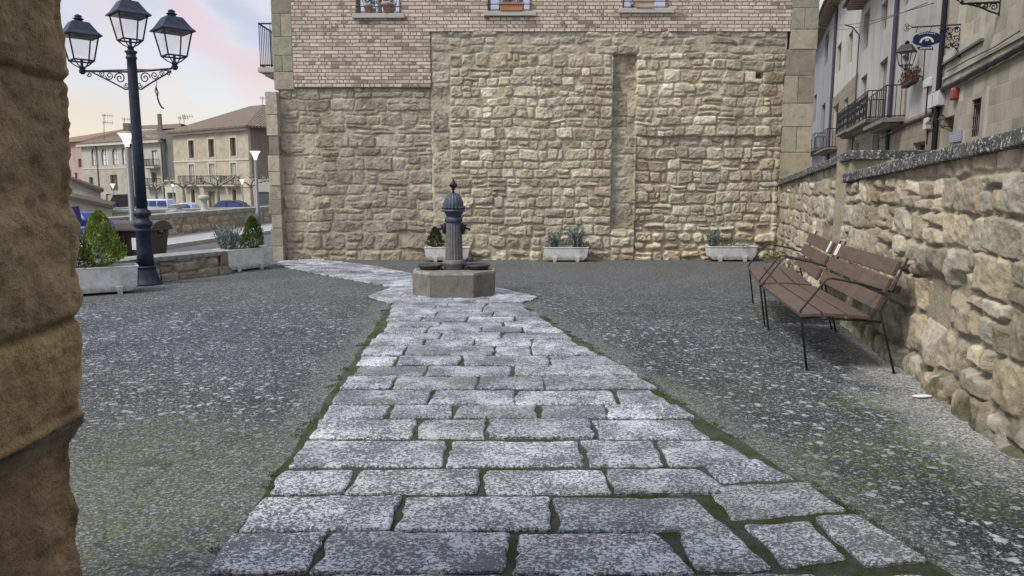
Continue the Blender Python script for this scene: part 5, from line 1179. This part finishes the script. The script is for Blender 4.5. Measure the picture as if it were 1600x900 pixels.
M_tiler = simple('reddish_roof_tiles', (.22,.135,.10), .95, .3, 3, .8, 12, bdist=.05); M_bright = simple('curtain_white_window', (.62,.63,.66), .4, .15, 2, .05)
far_houses()
def antenna(px, pyt, pyb, d, label, arms=2):
    a, b = pt(px, pyb, d), pt(px, pyt, d); m = MB(); m.tube([a, b], .04, 5); t = thing('roof_antenna', label, 'antenna', a)
    m.obj('mast', M_galv, t); m = MB()
    for k in range(arms):
        z = b.z-.25-.9*k; L_ = 1.1; m.tube([(b.x-.3*L_, b.y, z+.1), (b.x+L_, b.y, z)], .03, 4)
        for j in range(5): x = b.x-.2+j*.3; m.tube([(x, b.y, z-.25+.08), (x, b.y, z+.3)], .02, 4)
    m.obj('aerial', M_galv, t)
antenna(162.5, 178, 224, 97, 'tall thin antenna mast on the arched-window house'); antenna(194, 184, 202, 100, 'tilted short antenna beside the chimney of the arched-window house', 1); antenna(287.5, 179, 196, 95, 'short antenna right of the chimney of the three-window house', 1); antenna(281, 182, 196, 95, 'thin antenna rod left of the others above the three-window house', 1); antenna(410, 151, 176, 92, 'small antenna at the right end of the hipped roof, beside the stone house', 1)
# sheds at the left
def shed(q0, q1, d, label, th, dep, mat, pyb):
    a, c = pt(*q0, d), pt(*q1, d); t = thing('shed', label, 'shed', (c.x, d, GZ)); m = MB(); lo_ = pt(q1[0], pyb, d).z; ex = (a-c)*.8; a2 = a+Vector((ex.x, 0, ex.z)); z = min(lo_, GZ); kx = c.x/d*dep
    m.add([(a2.x, d, z), (c.x-.25, d, z), (c.x-.25, d, c.z), (a2.x, d, a2.z), (a2.x+kx, d+dep, z), (c.x-.25+kx, d+dep, z), (c.x-.25+kx, d+dep, c.z), (a2.x+kx, d+dep, a2.z)], [(0,1,2,3),(7,6,5,4),(1,5,6,2),(0,3,7,4),(0,4,5,1)]); m.obj('wall_face', mat, t)
    m = MB(); m.add([(a2.x, d-.35, a2.z+.02), (c.x, d-.35, c.z+.02), (c.x, d-.35, c.z+th), (a2.x, d-.35, a2.z+th), (a2.x+kx, d+dep, a2.z+.02), (c.x+kx, d+dep, c.z+.02), (c.x+kx, d+dep, c.z+th), (a2.x+kx, d+dep, a2.z+th)], [(0,1,2,3),(7,6,5,4),(3,2,6,7),(1,5,6,2),(0,4,5,1),(0,3,7,4)]); m.obj('roof', M_tiled, t)
M_tiled = simple('dark_eaves_tiles', (.085,.065,.052), .95, .3, 4, .8, 14, bdist=.05)
shed((114, 283.5), (162.5, 301.5), 47, 'stone shed with a dark sloping roof, the farther of two at the left', .25, 8, M_h2b, 322); shed((107, 311), (182, 327), 38, 'pale rendered shed with a thick dark roof edge, the nearer of two at the left', .22, 6, M_h2, 335)
t = thing('garden_canopy', 'small dark triangular canopy behind the nearer shed roof', 'canopy', pt(178, 322, 55)); m = MB(); a, b, c = pt(168, 322, 55), pt(177, 304, 56), pt(187, 324, 55); k = Vector((0, 3, 0)); m.add([a, b, c, a+k, b+k, c+k], [(0,2,1), (3,4,5), (0,1,4,3), (1,2,5,4)]); m.obj('canopy_cloth', M_dark, t)
m = MB(); m.tube([pt(167, 328, 55), pt(167, 303, 55)], .05, 6); m.tube([pt(167, 304, 55), pt(183, 304, 55)], .05, 6); m.obj('canopy_frame', M_galv, t)
# pollarded plane trees
def pollard(px, pf, d, s, label, seed):
    z0 = float(terrain(0, d)); c = pt(px, pf, d); t = thing('pollarded_tree', label, 'tree', (c.x, d, z0), 0, 'pollarded plane trees'); r = random.Random(seed); m = MB(); m.tube([(c.x, d, z0), (c.x+.05, d, (z0+c.z)/2), (c.x, d, c.z)], [.20, .15, .13], 8); m.obj('trunk', M_plane, t); m = MB()
    for k in range(6):
        a = k/6*6.283+r.uniform(-.3, .3); L_ = s*r.uniform(.65, 1.0); e = Vector((math.cos(a), math.sin(a), 0)); p1 = c+e*L_*.4+Vector((0,0,.25)); p2 = c+e*L_*.8+Vector((0,0,.35+r.uniform(-.1,.25))); p3 = c+e*L_+Vector((0,0,.45+r.uniform(-.1,.3)))
        m.tube([c+Vector((0,0,-.1)), p1, p2, p3], [.09,.06,.05,.06], 6); m.lathe([(.03,-.12),(.11,-.05),(.13,.02),(.09,.10),(.02,.13)], p3, 7)
        for j in range(4):
            q = p3+Vector((r.uniform(-.4,.4), r.uniform(-.4,.4), r.uniform(.1,.35))); m.tube([p3, q], [.025,.012], 4)
        if r.random() < .6: m.lathe([(.03,-.12),(.14,-.04),(.14,.04),(.02,.12)], p2, 7)
    m.obj('crown', M_plane, t)
M_plane = simple('mottled_plane_bark', (.27,.25,.21), .95, .4, 5, .6, 20, bdist=.03)
pollard(243, 295, 70, 1.5, 'leafless pollarded tree just right of the three-lantern lamp post', 3); pollard(286, 292, 70, 1.6, 'leafless pollarded tree in front of the left balcony of the three-window house', 4); pollard(339.5, 291, 62, 1.5, 'leafless pollarded tree before the middle of the three-window house, thickest trunk', 5); pollard(392, 290, 66, 1.6, 'leafless pollarded tree behind the sidewalk lamp near the stone house', 6)
# parked cars
def car(px0, px1, pyt, d, paint, label, kind):
    a, c = pt(px0, 320, d), pt(px1, 320, d); L_ = c.x-a.x; zt = pt(px0, pyt, d).z; z0 = float(terrain(0, d)); H = zt-z0; t = thing('parked_car', label, 'car', ((a.x+c.x)/2, d, z0), 0, 'cars parked behind the far parapet')
    if kind == 'van': pr = [(0,.12),(0,.60),(.03,.66),(.12,.95),(.18,1),(.93,1),(.985,.95),(1,.62),(1,.12)]; gl = [(.04,.66,.13,.93),(.19,.66,.19,.93),(.42,.66,.42,.93)]
    else: pr = [(0,.15),(0,.52),(.06,.60),(.22,.66),(.36,.96),(.45,1),(.70,1),(.86,.88),(.97,.62),(1,.56),(1,.15)]; gl = []
    for side in (0,):
        m = MB(); y0, y1 = d-.85, d+.85; n = len(pr); vs = []
        for y, ins in ((y0, 0), (y1, 0)):
            for u, v in pr: vs.append((a.x+u*L_, y+(.16 if (v > .7) else 0)*(1 if y == y0 else -1), z0+v*H))
        m.add(vs, [tuple(range(n)), tuple(reversed(range(n, 2*n)))]+[(i, i+n, (i+1) % n+n, (i+1) % n) for i in range(n)]); m.obj('body', paint, t, bevel=.05)
    wins_ = [((.05,.66),(.14,.92),(.30,.92),(.30,.66)),((.33,.66),(.33,.92),(.58,.92),(.58,.66)),((.62,.66),(.62,.92),(.92,.92),(.95,.66))] if kind == 'van' else [((.26,.66),(.38,.92),(.54,.93),(.54,.66)),((.57,.66),(.57,.93),(.70,.93),(.82,.84),(.88,.66))]
    for w in wins_:
        m = MB(); m.add([(a.x+u*L_, d-.85+.0+(v-.62)*.42-.02, z0+v*H) for u, v in w], [tuple(range(len(w)))]); m.obj('window', M_carglass, t)
    for u in (.2, .8):
        m = MB(); m.tube([(a.x+u*L_, d-.88, z0+.32), (a.x+u*L_, d-.66, z0+.32)], .32, 16); m.obj('wheel', M_dark, t)
def paint(name, c, mt=.3): t = NT(name); return t.done(c, .3, None, mt)
M_carglass = glass_mat('car_glass', (.05,.07,.16), .08, .3)
car(226, 269, 311, 63, paint('white_car_paint', (.55,.60,.72)), 'white van parked behind the far parapet, nearest the lamp post', 'van'); car(272, 309, 316.5, 64, paint('silver_car_paint', (.45,.50,.62)), 'small silver car parked between the van and the dark car', 'car'); car(322, 390, 313, 61, paint('dark_car_paint', (.035,.045,.085), .4), 'dark blue-black car parked in front of the three-window house', 'car')
m = MB(); q = pt(296, 276, 82.7); m.box(q.x-.02, q.x+.02+.5, 82.3, 82.4, q.z-1.2, q.z+.1) if False else None
# low hill far behind
X, Y = np.meshgrid(np.linspace(-420, 60, 60), np.linspace(330, 520, 24), indexing='ij'); Z = -4+24*np.exp(-((Y-430)/60)**2)*(.5+.6*fbm(X, Y, 120, 8, 4))
me = grid_mesh('hills', np.stack([X, Y, Z], -1)); me.shade_smooth(); link('hills', me, simple('wooded_hill', (.06,.065,.04), .95, .3, .05), kind='structure')

# ------------------------------------------------------------------ the street of houses behind the retaining wall (right)
M_r1 = ashlar_mat('right_ashlar', (.28,.265,.21), (.45,.43,.35), (.42,.40,.32), .95, .44, axis=1, dirt=.4); M_r2 = plaster('pale_plaster', (.39,.385,.36), k=.85); M_r2b = ashlar_mat('brown_ashlar', (.21,.18,.135), (.27,.23,.17), (.17,.15,.115), .8, .4, axis=1); M_r3 = plaster('cream_plaster', (.45,.44,.40), k=.8); M_r4 = plaster('grey_plaster', (.28,.285,.30)); M_sur = simple('window_surround_stone', (.42,.40,.34), .9, .12, 3); M_slate = simple('grey_shutter', (.20,.20,.19), .7, .1)
FS = Frame((5.95+.32*9, 9), (5.95+.32*80, 80), out=(-1, 0)); SZ = .8
def us(px): return FS.uz(px, 200)[0]
def eav(px, py, o=.9):
    r = ray(px, py); t = ((FS.A+FS.n*o).dot(FS.n))/(r.dot(FS.n)); return CAMZ+r.z*t-.05
def right_street():
    R_ = FS.rect; uA, uB, uC, uD, uE = 0, us(1469), us(1336), us(1299), us(1262)
    # near stone building
    h = thing('street_house', 'dressed stone building with grilled window, nearest of the street row at the right edge', 'house', (10, 16, SZ)); zt = 8.5
    win = R_(1516.5,1531,155,213); door = R_(1472,1488,183,260); door = (door[0], door[1], SZ, door[3]); bl = [R_(1512,1539,-75,56), R_(1480,1503,-75,79)]
    m = MB(); panel(m, FS, uA, uB-.05, SZ, zt, [win, door]+bl, .3); m.obj('front_wall', M_r1, h)
    w = window(FS, h, win, .2, .05, 1); m = MB()
    for k in range(5): u = win[0]+(win[1]-win[0])*(k+.5)/5; m.tube([FS.p(u, win[2], -.06), FS.p(u, win[3], -.06)], .014, 5)
    for k in range(3): z = win[2]+(win[3]-win[2])*(k+.6)/3; m.tube([FS.p(win[0], z, -.06), FS.p(win[1], z, -.06)], .014, 5)
    m.obj('window_grille', M_iron, w); window(FS, h, door, .22, .1, 0, glass=M_shade, name='door')
    for b_ in bl:
        m = MB(); a, b, c, d = b_; FS.box(m, a, b, c, d, -.28, -.12); m.obj('blind_panel', M_r1, h); m = MB(); FS.box(m, a-.25, a, c-.2, d, 0, .06); FS.box(m, b, b+.25, c-.2, d, 0, .06); FS.box(m, a, b, c-.2, c, 0, .06); m.obj('window_surround', M_sur, h); m = MB(); FS.box(m, a-.3, b+.3, c-.27, c-.2, 0, .09); m.obj('sill', M_grey, h)
    u = us(1539); zz = FS.uz(1539, 137)[1]; m = MB(); FS.box(m, u-.12, u, SZ, zz, 0, .05); m.obj('pilaster', M_sur, h)
    zl = FS.uz(1540, 88)[1]; m = MB(); FS.box(m, uA, uB, zl-.03, zl+.03, 0, .05); m.obj('string_course', M_sur, h)
    body(h, FS, uA, uB-.05, SZ, zt, 8, M_r1, gap=.3)
    # pale plaster house with three balconies
    h = thing('street_house', 'pale plastered house with three iron balconies and a stone ground floor, mid street row', 'house', (15, 30, SZ)); zt = eav(1320, 14)
    W = [R_(1406,1417,87,186), R_(1372,1384,96,187), R_(1343,1352,121,203), R_(1376.7,1386,4,47), R_(1349,1357.5,20,76), R_(1409,1421,-40,9)]; G_ = [R_(1427,1446,222,262), R_(1363.6,1374,210,262), R_(1338,1343,224,240)]; G_ = [(a, b, max(c, SZ), d) for a, b, c, d in G_]
    m = MB(); panel(m, FS, uB, uC, SZ, zt, W+G_, .25); m.obj('front_wall', M_r2, h)
    zs = FS.uz(1440, 178)[1]; m = MB(); panel(m, FS, uB, uC, SZ, zs, G_, .04, o=.035); m.obj('stone_base', M_r2b, h)
    for w in W: window(FS, h, w, .2, .07, 1, glass=M_slate)
    for w in G_: window(FS, h, w, .2, .07, 0, glass=M_dark)
    for (x0, x1, y0, y1, orn) in ((1381,1416,132,190,False),(1350,1383,134,192,True),(1329,1348,157,204,True)):
        a, b, c, d = R_(x0, x1, y0, y1); rail_balcony(FS, h, a, b, c, min(d-c, 1.25), .75, slab=.16, ornate=orn, slabmat=M_sur2, rr=.016, bars=int((b-a)/(.42 if orn else .5)))
    body(h, FS, uB, uC, SZ, zt, 9, M_r2, gap=.26)
    def eaves(h, u0, u1, z, over=.9, nm='eaves'):
        m = MB(); FS.box(m, u0-.1, u1+.1, z, z+.07, -1.0, over); 
        n = int((u1-u0)/.55)
        for k in range(n+1): FS.box(m, u0+(u1-u0)*k/n-.06, u0+(u1-u0)*k/n+.06, z-.13, z, -.2, over-.08)
        m.obj('rafters', M_rafter, h); m = MB(); vs = [FS.p(u, zz, o) for u in (u0-.15, u1+.15) for zz, o in ((z+.075, over+.05), (z+.20, over+.05), (z+1.9, -4.5), (z+.075, -9), )]
        m.add(vs, [(0,1,2,3), (7,6,5,4), (0,4,5,1), (1,5,6,2), (2,6,7,3), (3,7,4,0)]); m.obj('roof', M_tile, h)
        m = MB(); m.tube([FS.p(u0-.1, z+.08, over+.12), FS.p(u1+.1, z+.08, over+.12)], .08, 8); m.obj('gutter', M_grey, h)
    eaves(h, uB, uC, zt)
    h3 = thing('street_house', 'cream house with brown stone lower storeys, beside the shaded grey house', 'house', (20, 46, SZ)); zt3 = eav(1284, 20)
    W = [R_(1325,1331.5,52,98), R_(1307.5,1313.6,71,112), R_(1319,1325,155,200), R_(1302,1310.5,165,203)]; m = MB(); panel(m, FS, uC, uD, SZ, zt3, W, .25); m.obj('front_wall', M_r3, h3); zs = (FS.uz(1318, 138)[1]); m = MB(); panel(m, FS, uC, uD, SZ, zs, [w for w in W if w[3] < zs], .05, o=.04); m.obj('stone_base', M_r2b, h3)
    for w in W: window(FS, h3, w, .2, .08, 1, glass=M_darkglass)
    a, b, c, d = R_(1290,1310,198,234); rail_balcony(FS, h3, a, b, c, 1.3, .75, bars=8, slabmat=M_sur2, rr=.02); body(h3, FS, uC, uD, SZ, zt3, 9, M_r3, gap=.26); eaves(h3, uC, uD, zt3)
    h4 = thing('street_house', 'grey shaded house at the far end of the street row, beside the stone house', 'house', (25, 62, SZ)); zt4 = eav(1272, 48); W = [R_(1288.6,1294,55,100), R_(1283,1288.5,164,206), R_(1271,1275,150,190)]
    m = MB(); panel(m, FS, uD, uE, SZ, zt4, W, .25); m.obj('front_wall', M_r4, h4)
    for w in W: window(FS, h4, w, .2, .08, 1, glass=M_darkglass)
    a, b, c, d = R_(1271,1288,200,236); rail_balcony(FS, h4, a, b, c, 1.3, .75, bars=8, slabmat=M_sur2, rr=.02); body(h4, FS, uD, uE, SZ, zt4, 9, M_r4, gap=.26); eaves(h4, uD, uE, zt4)
    # downpipes
    for px, r_, lab, mt, yt in ((1468, .085, 'thick black downpipe with cables, left edge of the nearest street building', M_iron, -80), (1392.5, .10, 'dark drainpipe descending beside the balcony of the pale house', M_pipe, 0), (1337, .04, 'thin pipe where the pale house meets the cream house', M_pipe, 60), (1299, .11, 'navy downpipe between the cream house and the grey house', M_pipe, 30)):
        u = us(px); z1 = FS.uz(px, yt)[1]; m = MB(); m.tube([FS.p(u, SZ, .12), FS.p(u, z1-.3, .12)]+([FS.p(u+.1, z1+.2, .5), FS.p(u+.15, z1+.35, .9)] if px != 1468 else [FS.p(u, z1, .12)]), r_, 8); t = m.obj('downpipe', mt); tag(t, lab, 'downpipe')
M_sur2 = simple('dark_weathered_stone', (.17,.155,.13), .95, .3, 5); M_rafter = simple('pale_timber', (.30,.25,.19), .8, .3, 4); M_pipe = simple('dark_blue_grey_pipe', (.05,.055,.075), .5, .2, 4)
right_street()
# cables along the facades
def cable(pts, r_, label, o=.1, sag=0):
    P_ = [FS.p(*FS.uz(*p), o) for p in pts]; out = []
    for a, b in zip(P_[:-1], P_[1:]):
        for k in range(6): q = a.lerp(b, k/6); q.z -= sag*math.sin(k/6*3.14)+random.uniform(-.015, .015)*(r_ > .04); out.append(q)
    out.append(P_[-1]); m = MB(); m.tube(out, r_, 6); tag(m.obj('cable', M_iron), label, 'cable')
cable([(1640,52),(1600,76),(1560,97),(1520,119),(1490,134),(1473,143)], .075, 'thick black cable bundle running along the nearest street building')
cable([(1466,144),(1464,175),(1440,186),(1418,195),(1398,207),(1380,214)], .06, 'black cable bundle dropping to the pale house below its balconies')
cable([(1600,48),(1558,74),(1520,92),(1484,112)], .015, 'thin cable above the thick bundle on the nearest street building', .08)
def wire(a, b, label, sag=.3):
    m = MB(); m.tube([a.lerp(b, k/12)-Vector((0,0,sag*math.sin(k/12*3.1416))) for k in range(13)], .015, 5); tag(m.obj('overhead_wire', M_iron), label, 'wire')
wire(FS.p(*FS.uz(1470, 4), .2), FS.p(*FS.uz(1306, 37), .9), 'overhead wire from the black downpipe to the cream house, upper one'); wire(FS.p(*FS.uz(1470, 3), .4), FS.p(*FS.uz(1303, 40), 1.2), 'overhead wire just below the upper one over the pale house', .5)
# small fittings on the near building
def fit(name, x0, x1, y0, y1, o1, mat, label, cat, bev=.02):
    a, b, c, d = FS.rect(x0, x1, y0, y1); m = MB(); FS.box(m, a, b, c, d, .0, o1); t = thing(name, label, cat, FS.p((a+b)/2, c, 0)); m.obj('casing', mat, t, bevel=bev); return t, (a, b, c, d)
M_lbox = simple('pale_grey_box', (.50,.50,.52), .6, .08, 3)
t, q = fit('meter_box', 1461, 1477, 145, 167, .22, M_lbox, 'large pale electric box at the thick cable beside the black downpipe', 'electric box'); m = MB(); FS.box(m, (q[0]+q[1])/2-.01, (q[0]+q[1])/2+.01, q[2]+.05, q[3]-.05, .221, .228); m.obj('door_seam', M_iron, t)
t, q = fit('meter_box', 1450, 1456.5, 184, 202, .15, M_lbox, 'small pale box low on the pale house, left of the black downpipe', 'electric box'); m = MB(); m.tube([FS.p((q[0]+q[1])/2, q[2]-.5, .06), FS.p((q[0]+q[1])/2, q[2], .06)], .02, 6); m.obj('conduit', M_iron, t)
t, q = fit('meter_box', 1450, 1457, 123, 136, .15, M_lbox, 'grey box high on the pale house, beneath the flower basket', 'electric box'); m = MB(); m.tube([FS.p((q[0]+q[1])/2, q[2]-1.2, .06), FS.p((q[0]+q[1])/2, q[2], .06)], .025, 6); m.obj('conduit', M_iron, t)
t, q = fit('alarm_box', 1493, 1499, 138, 156, .16, simple('red_alarm_plastic', (.25,.035,.03), .5, .1), 'red and white alarm box on the nearest street building', 'alarm box', .06); m = MB(); FS.box(m, q[1]-.10, q[1]+.04, q[2]+.1, q[3]+.02, .0, .12); m.obj('white_back', M_white, t, bevel=.02)
t, q = fit('wall_plaque', 1486, 1504, 205, 222, .05, simple('blue_grey_notice', (.25,.27,.33), .6, .5, 8), 'blue-grey notice board low on the nearest street building, by the door', 'notice', .005); m = MB(); [FS.box(m, q[0]+.05, q[1]-.08, q[2]+(q[3]-q[2])*k, q[2]+(q[3]-q[2])*(k+.06), .051, .056) for k in (.2, .4, .6)]; m.obj('pale_lines', M_lbox, t)
def wall_lantern(P0, out, s, label, top=True):
    t = thing('wall_lantern', label, 'lantern', P0); e = FS.n; q = P0+e*out; m = MB(); m.tube([P0, P0+e*out*.5+Vector((0,0,.08*s)), q+Vector((0,0,.0))], .02*s+.006, 6); m.tube([P0+Vector((0,0,-.25*s)), P0+e*out*.45+Vector((0,0,-.05)), q], .014*s+.004, 6); m.obj('bracket', M_iron, t); lantern(t, (q.x, q.y, q.z), s, mat=M_iron, hd=.31); return t
wall_lantern(FS.p(*FS.uz(1467.5, 205), .0), .28, .5, 'black wall lantern left of the door of the nearest street building'); wall_lantern(FS.p(*FS.uz(1488, 199), .0), .28, .5, 'black wall lantern right of the door of the nearest street building')
# forged sign bracket with sign, lantern and flower basket beneath
def sign():
    u, z = FS.uz(1505, 38); P0 = FS.p(u, z, 0); e = FS.n; ln = 1.32; t = thing('hanging_sign', 'dark blue scalloped tavern sign hanging from a forged vine bracket over the street', 'sign', P0)
    m = MB(); f = lambda q, dz: P0+e*q+Vector((0,0,dz)); m.tube([f(0,0), f(ln,0)], .022, 6); m.tube([f(.03,.02), f(.03,-.95)], .022, 6); m.tube([f(.05,-.80), f(.62,-.06)], .010, 5); r = random.Random(5)
    for (q, dz, rr, tn, sg) in ((.15,-.15,.10,1.5,1),(.33,-.14,.09,1.5,-1),(.14,-.38,.11,1.6,-1),(.34,-.36,.10,1.5,1),(.15,-.60,.09,1.5,1),(.32,-.56,.07,1.3,-1),(.50,-.20,.09,1.5,1),(.07,-.86,.06,1.3,1)): m.tube(spiral(f(q, dz), e, rr, tn, sg, 14), .011, 4, cap=False)
    for k in range(26): q, dz = r.uniform(.05,.52), r.uniform(-.72,-.06); m.lathe([(.002,-.03),(.04,-.01),(.04,.01),(.002,.03)], f(q, dz), 6)
    for sg in (-1, 1): m.tube([f(ln,0), f(ln+.08,.06*sg), f(ln+.16,0)], .010, 5); m.tube(spiral(f(ln+.14, .05*sg), e, .06, 1.2, sg, 12), .009, 4, cap=False)
    m.tube([f(.80,0), f(.86,-.16)], .01, 5); m.tube([f(ln-.14,0), f(ln-.10,-.16)], .01, 5); m.obj('bracket', M_iron, t)
    c = f(.92, -.36); w, h_ = .36, .20; pr = []                    # the board: a wide oval with a raised middle
    for k in range(40):
        a = k/40*6.283; sx_ = math.copysign(abs(math.cos(a))**.6, math.cos(a)); sy_ = math.copysign(abs(math.sin(a))**.6, math.sin(a)); bump_ = .05*math.exp(-(sx_/.38)**2); pr.append((sx_*w, sy_*(h_*.85)+math.copysign(bump_, sy_)))
    N = e.cross(Vector((0,0,1))).normalized(); N = N if N.dot(-P0) > 0 else -N
    m = MB(); n = len(pr); vs = [c+e*a+Vector((0,0,b))+N*o for o in (.02, -.02) for a, b in pr]; m.add(vs, [tuple(range(n)), tuple(reversed(range(n, 2*n)))]+[(i, i+n, (i+1) % n+n, (i+1) % n) for i in range(n)]); bd = m.obj('sign_board', M_sign, t)
    m = MB(); g = lambda a, b: c+e*a+Vector((0,0,b))+N*.026
    arc = [(math.cos(k/12*3.1416), math.sin(k/12*3.1416)) for k in range(13)]
    m.add([g(x*.19, y*.17-.10) for x, y in arc]+[g(x*.135, y*.115-.10) for x, y in arc], [(k, k+1, k+14, k+13) for k in range(12)])
    for k in range(7): a = -.20+.045*k; m.add([g(a, .115+.01*k), g(a+.026, .12+.01*k), g(a+.026, .145+.01*k), g(a, .14+.01*k)], [(0,1,2,3)]) if k < 5 else None
    for k in range(5): a = .03+.042*k; m.add([g(a, .165-.01*k), g(a+.026, .16-.01*k), g(a+.026, .185-.01*k), g(a, .19-.01*k)], [(0,1,2,3)])
    m.add([g(-.05,-.06), g(-.01,-.06), g(-.01,.0), g(-.05,-.0)], [(0,1,2,3)]); m.add([g(.0,-.06), g(.04,-.06), g(.03,.01), g(.01,.01)], [(0,1,2,3)]); m.obj('sign_emblem', M_lbox, bd)
    m = MB(); c2 = c+Vector((0,0,-.26)); vs = [c2+e*a+Vector((0,0,b))+N*o for o in (.02,-.02) for a, b in ((-.20,-.06),(.20,-.03),(.24,.05),(-.16,.05))]; m.add(vs, [(0,1,2,3),(7,6,5,4),(0,4,5,1),(1,5,6,2),(2,6,7,3),(3,7,4,0)]); m.obj('lower_board', M_sign, t)
    m = MB(); 
    for k in range(9): a = -.15+.036*k; m.add([c2+e*q+Vector((0,0,b))+N*.026 for q, b in ((a,-.02),(a+.022,-.02),(a+.022,.025),(a,.025))], [(0,1,2,3)])
    m.obj('lower_letters', M_lbox, t)
M_sign = simple('navy_sign_enamel', (.010,.015,.05), .35, .15, 5)
sign()
u, z = FS.uz(1446, 80); P0 = FS.p(u, z, 0); q = FS.uz(1436, 108); c = FS.p(q[0], q[1], .45); t = thing('wall_lantern', 'black lantern on a tall bracket just below the hanging sign', 'lantern', P0); m = MB(); m.tube([P0+Vector((0,0,.35)), P0+FS.n*.45+Vector((0,0,.35))], .03, 6); m.tube([P0+Vector((0,0,-1.0)), P0+Vector((0,0,.4))], .03, 6); m.tube([P0+Vector((0,0,-.9)), c], .025, 6); m.obj('bracket', M_iron, t); lantern(t, tuple(c), 1.35, mat=M_iron, hd=.30)
M_dred = simple('dark_red_trough', (.05,.02,.02), .8, .2); a, b = FS.rect(1428, 1445, 118, 130)[:2]; zc = FS.uz(1436, 128)[1]; cc = FS.p((a+b)/2, zc, .3); t = thing('flower_basket', 'hanging trough of dark red flowers under the black lantern', 'flower basket', cc); m = MB(); FS.box(m, a, b, zc-.1, zc+.12, .18, .42); m.obj('trough', M_dred, t)
def smp(r): p = FS.p(r.uniform(a-.1, b+.1), zc+.1+r.uniform(-.1, .3), .3+r.uniform(-.18, .2)); return p, (0,0,.3)
leafmesh(420, smp, .12, [(.10,.02,.02),(.14,.04,.04),(.05,.06,.03),(.06,.03,.03)], 5).obj('foliage', M_leaf, t)
# lamp bracket at the top right
u, z = FS.uz(1563, 10); P0 = FS.p(u, z, 0); t = thing('lamp_bracket', 'black scrolled street lamp bracket cut by the top edge of the picture, at the right', 'lamp bracket', P0); m = MB(); e = FS.n; f = lambda q, dz: P0+e*q+Vector((0,0,dz)); m.tube([f(0,.1), f(.85,.12)], .03, 6); m.tube([f(0,.2), f(0,-.22)], .03, 6); m.tube([f(.02,-.18), f(.18,-.12), f(.45,.02), f(.7,.10)], .022, 6)
for q, dz, rr, sg in ((.14,.0,.09,1),(.32,.04,.06,-1),(.47,.07,.04,1)): m.tube(spiral(f(q, dz), e, rr, 1.5, sg, 14), .016, 4, cap=False)
m.obj('scroll_arm', M_iron, t); q = f(.85,.14); lantern(t, tuple(q), 1.0, mat=M_iron, hd=.31)

# ------------------------------------------------------------------ pots on the upstairs sills, litter
def pot(u, w, r_, h_, label, seed, flip=0):
    x = -4.2+u; z = w[2]+.003; y = D-.045-.005; t = thing('potted_plant', label, 'potted plant', (x, y, z)); m = MB(); m.lathe([(r_*.62,0),(r_*.85,h_*.7),(r_*1.05,h_*.72),(r_*1.08,h_),(r_*.9,h_),(r_*.85,h_*.9)], (x, y, z), 18); m.obj('pot', M_terra2, t, smooth=True)
    def s_(r): a = r.uniform(0, 6.28); q = r_*1.3*math.sqrt(r.random()); return (x+q*math.cos(a), y+q*.6*math.sin(a), z+h_*.9+r.random()*.32), (math.cos(a)*.5, -.1, .6)
    leafmesh(160, s_, .05, DARKG+GREENS[2:3], seed, .4, .5).obj('foliage', M_leaf, t)
M_terra2 = simple('pale_terracotta', (.42,.30,.24), .85, .25, 8)
w0, w1, w2 = WINS
pot(w0[0]+.27*(w0[1]-w0[0]), w0, .085, .17, 'small pot on the left window sill, left of the two', 1); pot(w0[0]+.70*(w0[1]-w0[0]), w0, .10, .20, 'wider pot on the left window sill, right of the two', 2)
def boxp(w, f0, f1, mat, label, seed):
    a, b = w[0]+(w[1]-w[0])*f0-4.2, w[0]+(w[1]-w[0])*f1-4.2; z = w[2]+.003; y = D-.05; t = thing('window_box', label, 'window box', ((a+b)/2, y, z)); m = MB(); m.add([(x, yy, zz) for zz, k in ((z, .03), (z+.13, 0)) for x, yy in ((a+k, y-.07), (b-k, y-.07), (b-k, y+.07), (a+k, y+.07))], [(3,2,1,0),(4,5,6,7),(0,1,5,4),(1,2,6,5),(2,3,7,6),(3,0,4,7)]); m.box(a-.012, b+.012, y-.085, y+.085, z+.11, z+.15); m.obj('box', mat, t, bevel=.006)
    def s_(r): return (r.uniform(a, b), y+r.uniform(-.06, .08), z+.15+r.random()*.30), (0, 0, .6)
    leafmesh(380, s_, .05, DARKG+[(.10,.11,.06)], seed, .4, .4).obj('foliage', M_leaf, t)
boxp(w1, .26, .80, M_terra, 'reddish brown flower box on the middle window sill', 3); boxp(w2, .24, .66, M_terra2, 'pale ribbed terracotta flower box on the right window sill', 4)
q = G(1441, 622); m = MB(); r = random.Random(9); pts_ = [(q.x+.075*math.cos(k/9*6.28)*r.uniform(.8, 1.1), q.y+.035*math.sin(k/9*6.28)*r.uniform(.7, 1.1)) for k in range(9)]; m.prism(pts_, .012, .018); tag(m.obj('paper_scrap', M_white), 'small white scrap of litter on the ground near the foot of the right wall', 'litter')
